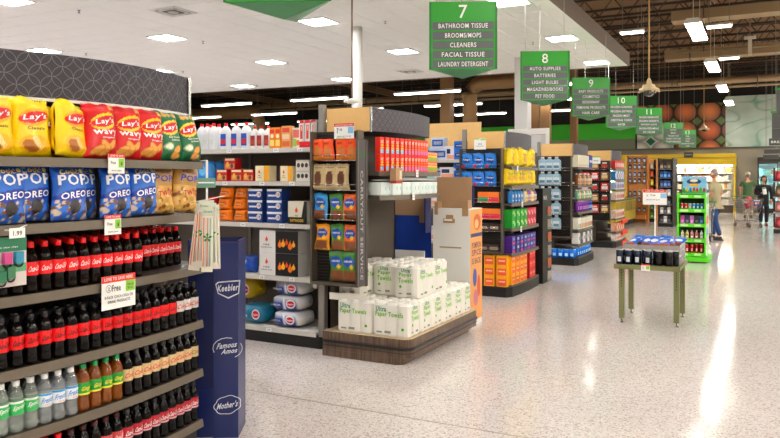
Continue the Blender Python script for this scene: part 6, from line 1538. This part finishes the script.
# ================================================================== PEOPLE AND CARTS
mSkin = M((206, 150, 122), .5)
def skinned(name, pts, edges, rad, mat, parent, root=0, sub=2):
    me = bpy.data.meshes.new(name); me.from_pydata([tuple(p) for p in pts], edges, []); me.materials.append(mat)
    o = bpy.data.objects.new(name, me); COL.objects.link(o); o.parent = parent
    sk = o.modifiers.new('skin', 'SKIN'); sk.use_smooth_shade = True; sk.branch_smoothing = .6
    for i, r in enumerate(rad):
        r = r if isinstance(r, tuple) else (r, r); me.skin_vertices[0].data[i].radius = r
        me.skin_vertices[0].data[i].use_root = (i == root)
    s = o.modifiers.new('subsurf', 'SUBSURF'); s.levels = sub; s.render_levels = sub
    return o
def person(loc, rz, H, label, top, legs, shoes, hair, pose, sleeve=1.0, cap=None, long_hair=False, coat=False, build=1., glasses=False, tilt=0.):
    """figure facing local -y; pose gives the wrists and elbows (right = -x side) and the foot offsets"""
    t = empty('person', loc, rz, label, 'person'); k = H/1.75; V = lambda x, y, z: Vector((x*k, y*k, z*k))
    ln = pose.get('lean', 0.)
    pel, spi, che, nec, hed = V(0, 0, .95), V(0, -.01-ln*.3, 1.12), V(0, -ln, 1.33), V(0, .0-ln*1.3, 1.48), V(0, -.01-ln*1.5, 1.57)
    sh = {s: V(s*.185*build, .01-ln, 1.41) for s in (-1, 1)}; el = {s: V(*pose['elbow'][0 if s < 0 else 1]) for s in (-1, 1)}; wr = {s: V(*pose['wrist'][0 if s < 0 else 1]) for s in (-1, 1)}
    hp = {s: V(s*.095, 0, .90) for s in (-1, 1)}; kn = {s: V(s*.10+pose['foot'][0 if s < 0 else 1][0]*.4, -.03+pose['foot'][0 if s < 0 else 1][1]*.5, .49) for s in (-1, 1)}
    an = {s: V(s*.10+pose['foot'][0 if s < 0 else 1][0], .02+pose['foot'][0 if s < 0 else 1][1], .09) for s in (-1, 1)}
    P = [pel, spi, che, nec, hed]; E = [(0, 1), (1, 2), (2, 3), (3, 4)]; Rr = [(.12*k, .09*k), (.11*k, .08*k), (.12*k, .085*k), .05*k, .05*k]
    for s in (-1, 1):
        b0 = len(P); P += [sh[s], el[s], wr[s]]; E += [(2, b0), (b0, b0+1), (b0+1, b0+2)]; Rr += [.05*k, .037*k, .026*k]
        d = (wr[s]-el[s]).normalized(); side = Vector((0, 0, -1)).cross(d).normalized() if abs(d.z) < .9 else Vector((0, 1, 0)); up = d.cross(side)
        palm = wr[s]+d*.055*k; P.append(palm); E.append((b0+2, b0+3)); Rr.append((.03*k, .017*k)); curl = pose.get('curl', Vector((0, 0, -1)))
        for f in range(4):
            q = palm+side*((f-1.5)*.019*k)+d*.035*k; l = (.038, .043, .040, .031)[f]*k
            i0 = len(P); P += [q, q+d*l*.9+curl*l*.25, q+d*l*1.3+curl*l*.9]; E += [(b0+3, i0), (i0, i0+1), (i0+1, i0+2)]; Rr += [.010*k, .009*k, .0075*k]
        i0 = len(P); th = wr[s]+d*.025*k+side*(.03*k)*(-s); P += [th, th+(d*.6+side*(-s)*.7)*.035*k, th+(d*1.0+side*(-s)*.6+curl*.3)*.055*k]; E += [(b0+2, i0), (i0, i0+1), (i0+1, i0+2)]; Rr += [.012*k, .010*k, .008*k]
        l0 = len(P); P += [hp[s], kn[s], an[s]]; E += [(0, l0), (l0, l0+1), (l0+1, l0+2)]; Rr += [.08*k, .05*k, .035*k]
        P.append(an[s]+V(0, -.12, -.05)); E.append((l0+2, l0+3)); Rr.append(.03*k)
    skinned('body', P, E, Rr, mSkin, t, 0, 1)
    # clothes follow the same joints
    ls = [sh[-1].lerp(el[-1], min(1, sleeve*1.6)), sh[1].lerp(el[1], min(1, sleeve*1.6))]
    hem = V(0, .0, .82 if not coat else .70)
    P = [hem, pel, spi, che, V(0, .0-ln*1.2, 1.45)]; E = [(0, 1), (1, 2), (2, 3), (3, 4)]; Rr = [(.175*build*k, .125*build*k), (.17*build*k, .125*build*k), (.165*build*k, .12*build*k), (.175*build*k, .115*build*k), (.075*k, .07*k)]
    for s in (-1, 1):
        b0 = len(P); P.append(sh[s]); E.append((3, b0)); Rr.append(.075*k)
        if sleeve > .7: P += [el[s], el[s].lerp(wr[s], .88)]; E += [(b0, b0+1), (b0+1, b0+2)]; Rr += [.06*k, .047*k]
        else: P.append(sh[s].lerp(el[s], .8)); E.append((b0, b0+1)); Rr.append(.066*k)
    skinned('coat' if coat else 'shirt', P, E, Rr, top, t, 1)
    P = [V(0, 0, .97), V(0, 0, .9)]; E = [(0, 1)]; Rr = [(.15*build*k, .11*build*k), (.15*build*k, .115*build*k)]
    for s in (-1, 1):
        b0 = len(P); P += [hp[s]+V(0, 0, -.06), kn[s], an[s]+V(0, 0, .02)]; E += [(1, b0), (b0, b0+1), (b0+1, b0+2)]; Rr += [(.098*k, .105*k), (.072*k, .075*k), (.058*k, .065*k)]
    skinned('trousers', P, E, Rr, legs, t, 0)
    for s in (-1, 1):
        a = an[s]; b = MB(); n = 12
        for (z0, z1, sc0, sc1) in ((.001, .025, 1, 1.0), (.025, .06, 1., .86), (.06, .10, .86, .55)):
            def ring(z, q): return [(a.x+math.cos(2*math.pi*i/n)*.048*q*k, a.y-.05*k+math.sin(2*math.pi*i/n)*.135*q*k*(1 if math.sin(2*math.pi*i/n) < 0 or z < .06 else .8)+(.03*k if z > .06 else 0), z*k) for i in range(n)]
            r0, r1 = ring(z0, sc0), ring(z1, sc1)
            for i in range(n): j = (i+1) % n; b.face([r0[i], r0[j], r1[j], r1[i]], shoes, smooth=True)
            if z1 > .09: b.face(r1, shoes)
            if z0 < .01: b.face(r0[::-1], shoes)
        b.build('shoe', t)
    # head with face
    hx = empty('head', (hed.x, hed.y, hed.z+.085*k)); hx.parent = t; hx.rotation_euler = (tilt, 0, pose.get('turn', 0.))
    b = MB(); nu, nv = 20, 16; vs = []; rx, ry, rz_ = .076*k, .096*k, .118*k
    for j in range(nv+1):
        ph = math.pi*j/nv
        for i in range(nu):
            a = 2*math.pi*i/nu; x = math.sin(ph)*math.cos(a); y = math.sin(ph)*math.sin(a); z = -math.cos(ph)
            sx = 1-.22*max(0, -z)**1.5; yy = y*(1-.12*max(0, -z) if y < 0 else 1)
            if y < -.6 and abs(x) < .22 and -.35 < z < .12: yy -= .16*(1-abs(x)/.22)*(.6-abs(z+.15))
            if y < -.5 and .2 < abs(x) < .5 and .0 < z < .28: yy += .07
            if y < -.6 and abs(x) < .3 and -.6 < z < -.42: yy -= .05
            vs.append((x*rx*sx, yy*ry, z*rz_))
    fs = [(j*nu+i, j*nu+(i+1) % nu, (j+1)*nu+(i+1) % nu, (j+1)*nu+i) for j in range(nv) for i in range(nu)]
    b.raw(vs, fs, mSkin, True)
    for s in (-1, 1): b.ell((s*.078*k, .008*k, -.005*k), (.012*k, .02*k, .032*k), mSkin, 8, 6)
    hd = b.build('face', hx)
    hd.parent = t; hd.location = hx.location; hd.rotation_euler = hx.rotation_euler; bpy.data.objects.remove(hx); hd.name = 'head'
    for s in (-1, 1):
        b = MB(); b.ell((s*.03*k, -.088*k, .012*k), (.012*k, .008*k, .007*k), M((240, 238, 232), .3), 8, 6); b.ell((s*.03*k, -.0945*k, .012*k), (.006*k, .004*k, .006*k), M((50, 36, 28), .3), 8, 6); b.build('eye', hd)
        b = MB(); b.box(s*.03*k-.016*k, s*.03*k+.016*k, -.097*k, -.088*k, .032*k, .038*k, M([q*.7 for q in hair], .7)); b.build('eyebrow', hd)
    b = MB(); b.ell((0, -.086*k, -.06*k), (.024*k, .008*k, .008*k), M((176, 92, 86), .5), 10, 6); b.build('mouth', hd)
    if glasses:
        for s in (-1, 1):
            b = MB(); q = [(s*.032*k+.022*k*math.cos(a), -.104*k, .01*k+.018*k*math.sin(a)) for a in [math.pi*2*i/10 for i in range(11)]]; b.tube(q, .0025*k, mBlack, 4); b.build('spectacle_rim', hd)
    b = MB(); vs = []
    for j in range(nv+1):
        ph = math.pi*j/nv
        for i in range(nu):
            a = 2*math.pi*i/nu; x = math.sin(ph)*math.cos(a); y = math.sin(ph)*math.sin(a); z = -math.cos(ph); n_ = 1.10+.03*noise.noise(Vector((x*6, y*6, z*6)))
            zl = z
            if y < -.25: zl = max(z, .45+.3*max(0, -y-.25)); n_ = 1.10 if z >= .45 else .9
            elif not long_hair: zl = max(z, -.45); n_ = n_ if z > -.45 else .92
            vs.append((x*rx*n_, (y*ry+.006*k)*n_, zl*rz_*(1.08 if z > 0 else 1)))
    b.raw(vs, fs, M(hair, .6, bump=.4, bscale=120.), True); hr = b.build('hair', hd)
    if long_hair:
        b = MB()
        for s in (-1, 1):
            for q in range(4):
                b.tube([(s*(.055+.008*q)*k, (-.03+.022*q)*k, .07*k), (s*(.082+.003*q)*k, (-.03+.022*q)*k, -.04*k), (s*(.075)*k, (-.04+.02*q)*k, -.15*k), (s*.062*k, (-.05+.02*q)*k, -.20*k)], .022*k, M(hair, .6), 7, .010*k)
        b.build('hair_lock', hr)
    if cap:
        b = MB(); b.lathe([(.098*k, .035*k), (.10*k, .07*k), (.085*k, .115*k), (.04*k, .14*k), (.001, .145*k)], 16, M(cap, .7), caps=False); b.prism([(-.07*k, -.07*k), (-.05*k, -.16*k), (.05*k, -.16*k), (.07*k, -.07*k)], .035*k, .045*k, M(cap, .7)); b.build('cap', hd)
    return t
def make_cart(label, loc, rz, items):
    t = empty('shopping_cart', loc, rz, label, 'cart'); m = M((170, 172, 174), .25, .8)
    # basket: front (-y) narrower and higher bottom; handle at +y
    def rim(z, q):   # q 0 bottom, 1 top
        y0, y1 = -.42-.06*q, .36+.02*q; w0, w1 = .17+.05*q, .22+.05*q
        return [(-w0, y0, z+.05*(1-q)), (w0, y0, z+.05*(1-q)), (w1, y1, z), (-w1, y1, z)]
    lo, hi = rim(.55, 0), rim(.93, 1); b = MB()
    for r_ in (lo, hi): 
        for i in range(4): b.tube([r_[i], r_[(i+1) % 4]], .007, m, 5)
    for i in range(4):
        j = (i+1) % 4; n = 9 if i in (0, 2) else 14
        for q in range(n+1):
            u = q/n; a = Vector(lo[i]).lerp(Vector(lo[j]), u); c = Vector(hi[i]).lerp(Vector(hi[j]), u); b.tube([a, c], .006, m, 4)
        for q in range(1, 5): b.tube([Vector(lo[i]).lerp(Vector(hi[i]), q/5), Vector(lo[j]).lerp(Vector(hi[j]), q/5)], .006, m, 4)
    for q in range(1, 10): b.tube([Vector(lo[0]).lerp(Vector(lo[1]), q/10), Vector(lo[3]).lerp(Vector(lo[2]), q/10)], .006, m, 4)
    tag(b.build('basket', t), kind='stuff')
    b = MB()
    for s in (-1, 1):
        b.tube([(s*.27, .42, .96), (s*.25, .36, .55), (s*.23, .38, .2), (s*.21, -.38, .15)], .012, m, 6); b.tube([(s*.17, -.42, .6), (s*.2, -.1, .2)], .010, m, 6)
    b.tube([(-.21, -.38, .15), (.21, -.38, .15)], .01, m, 6); b.tube([(-.23, .38, .2), (.23, .38, .2)], .01, m, 6); b.build('frame', t)
    b = MB(); b.box(-.2, .2, -.34, .3, .2, .215, m); b.build('lower_rack', t)
    b = MB(); b.tube([(-.28, .46, 1.0), (.28, .46, 1.0)], .018, M((40, 130, 60), .4), 10); b.tube([(-.27, .42, .96), (-.28, .46, 1.0)], .012, m, 6); b.tube([(.27, .42, .96), (.28, .46, 1.0)], .012, m, 6); b.build('handle', t)
    for x, y in ((-.22, .36), (.22, .36), (-.19, -.36), (.19, -.36)):
        b = MB(); pts = [(x+.0, y+.06*math.cos(a), .062+.06*math.sin(a)) for a in [2*math.pi*i/12 for i in range(12)]]
        for i in range(12):
            p, q = pts[i], pts[(i+1) % 12]; b.face([(x-.014, p[1], p[2]), (x-.014, q[1], q[2]), (x+.014, q[1], q[2]), (x+.014, p[1], p[2])], mBlack)
        b.face([(x-.014, p[1], p[2]) for p in pts][::-1], mGrey); b.face([(x+.014, p[1], p[2]) for p in pts], mGrey)
        w = b.build('wheel', t); b = MB(); b.box(x-.02, x+.02, y-.015, y+.015, .125, .19, m); b.build('caster_fork', w)
    return t
pw = W(763.5, 226, z=0)
person(pw, R(14), 1.66, 'woman in black coat with dark hair and glasses holding a white carton', M((20, 20, 24), .8), M((26, 26, 32), .8), M((130, 50, 56), .5), (40, 24, 20),
       {'elbow': [(-.27, -.02, 1.12), (.27, .02, 1.12)], 'wrist': [(-.10, -.27, 1.17), (.22, -.10, .90)], 'foot': [(-.0, -.05), (.02, .1)], 'lean': .02}, coat=True, long_hair=True, glasses=True, tilt=.35, build=1.08)
q = Matrix.Rotation(R(14), 3, 'Z'); o = carton('milk_carton', .10, .07, .22, (240, 240, 236), ((-.5, .5, .82, 1, (60, 160, 90)),), cat='carton'); p = pw+q @ Vector((-.05, -.37, 1.07)); o.location = p; o.rotation_euler = (.1, -.15, R(14)); tag(o, 'white carton with green top held by the woman in black')
b = MB(); b.prism([(-.13, -.05), (.13, -.05), (.13, .05), (-.13, .05)], .80, 1.03, M((28, 26, 28), .5)); b.tube([(-.09, 0, 1.03), (-.05, 0, 1.3), (.0, 0, 1.40), (.06, 0, 1.25), (.09, 0, 1.03)], .012, M((28, 26, 28), .5), 6)
h = tag(b.build('handbag'), 'dark handbag hanging at the side of the woman in black', 'bag'); p = pw+q @ Vector((.30, .08, 0)); h.location = (p.x, p.y, 0); h.rotation_euler = (0, 0, R(80))
pc_ = W(748, 227, z=0)
ct = make_cart('silver wire shopping cart with groceries in front of the woman in black', pc_, R(35), None)
qc = Matrix.Rotation(R(35), 3, 'Z')
for i, (x, y, z, c, l) in enumerate(((-.1, -.2, .62, (190, 50, 56), 'red'), (.08, -.22, .62, (214, 150, 140), 'pink'), (-.08, .02, .62, (226, 214, 200), 'cream'), (.1, .05, .62, (180, 60, 50), 'dark red'), (0, -.1, .80, (200, 90, 90), 'rose'))):
    o = pouch('grocery_bag', .2, .22, .14, c, (.5, .5, .25, .2, [min(255, v+50) for v in c]), (), 'groceries', seed=101+i); p = pc_+qc @ Vector((x, y, z)); o.location = p; o.rotation_euler = (0, .2*(i-2), R(35)+.4*i); tag(o, l+' grocery bag lying in the cart of the woman in black')
b = MB(); b.box(-.11, .11, 0, .006, -.09, .09, M((30, 60, 130), .5)); o = tag(b.build('cart_card'), 'small blue picture card fixed to the front of the silver cart', 'sign'); p = pc_+qc @ Vector((-.02, -.485, .80)); o.location = p; o.rotation_euler = (0, 0, R(35))
b = MB(); f = lambda x, z: (x, -.001, z); b.disc(f, -.03, -.01, .045, .035, M((236, 190, 120), .5)); b.disc(f, .05, .0, .03, .04, M((226, 110, 50), .5)); b.patch(f, -.1, .1, .06, .085, M((230, 230, 236), .5)); b.build('print', o)
pm = W(715.5, 240, z=0)
person(pm, R(-112), 1.80, 'grey-haired man in olive shirt and blue jeans walking beyond the green rack', M((168, 160, 128), .8, bump=.2, bscale=30.), M((44, 74, 120), .8), M((60, 56, 56), .6), (150, 140, 132),
       {'elbow': [(-.27, .04, 1.14), (.27, .04, 1.14)], 'wrist': [(-.22, -.26, 1.04), (.22, -.26, 1.04)], 'foot': [(0, -.12), (0, .14)], 'lean': .02}, sleeve=.45, build=1.1, tilt=.1)
q = Matrix.Rotation(R(-112), 3, 'Z'); p = pm+Vector((-.42, -.86, 0)); make_cart('silver shopping cart beside the man in the olive shirt', p, R(-28), None)
pg = W(748, 217.5, z=0)
person(pg, R(196), 1.80, 'man in green shirt and pale cap standing behind the cart', M((70, 100, 64), .8), M((150, 134, 110), .8), M((70, 60, 56), .6), (120, 110, 100),
       {'elbow': [(-.30, .0, 1.14), (.30, .02, 1.14)], 'wrist': [(-.26, -.2, .98), (.26, -.12, .92)], 'foot': [(-.02, 0), (.02, .06)], 'lean': .02}, sleeve=.5, cap=(206, 200, 186), build=1.15)
pk = W(686.5, 225, z=0)
person(pk, R(-60), 1.72, 'man in khaki mostly hidden behind the lime green rack', M((140, 128, 96), .8), M((80, 80, 86), .8), M((50, 46, 46), .6), (150, 130, 120),
       {'elbow': [(-.27, .0, 1.14), (.27, .02, 1.14)], 'wrist': [(-.2, -.24, 1.05), (.2, -.22, 1.02)], 'foot': [(-.02, 0), (.02, .06)], 'lean': .03}, sleeve=1.)
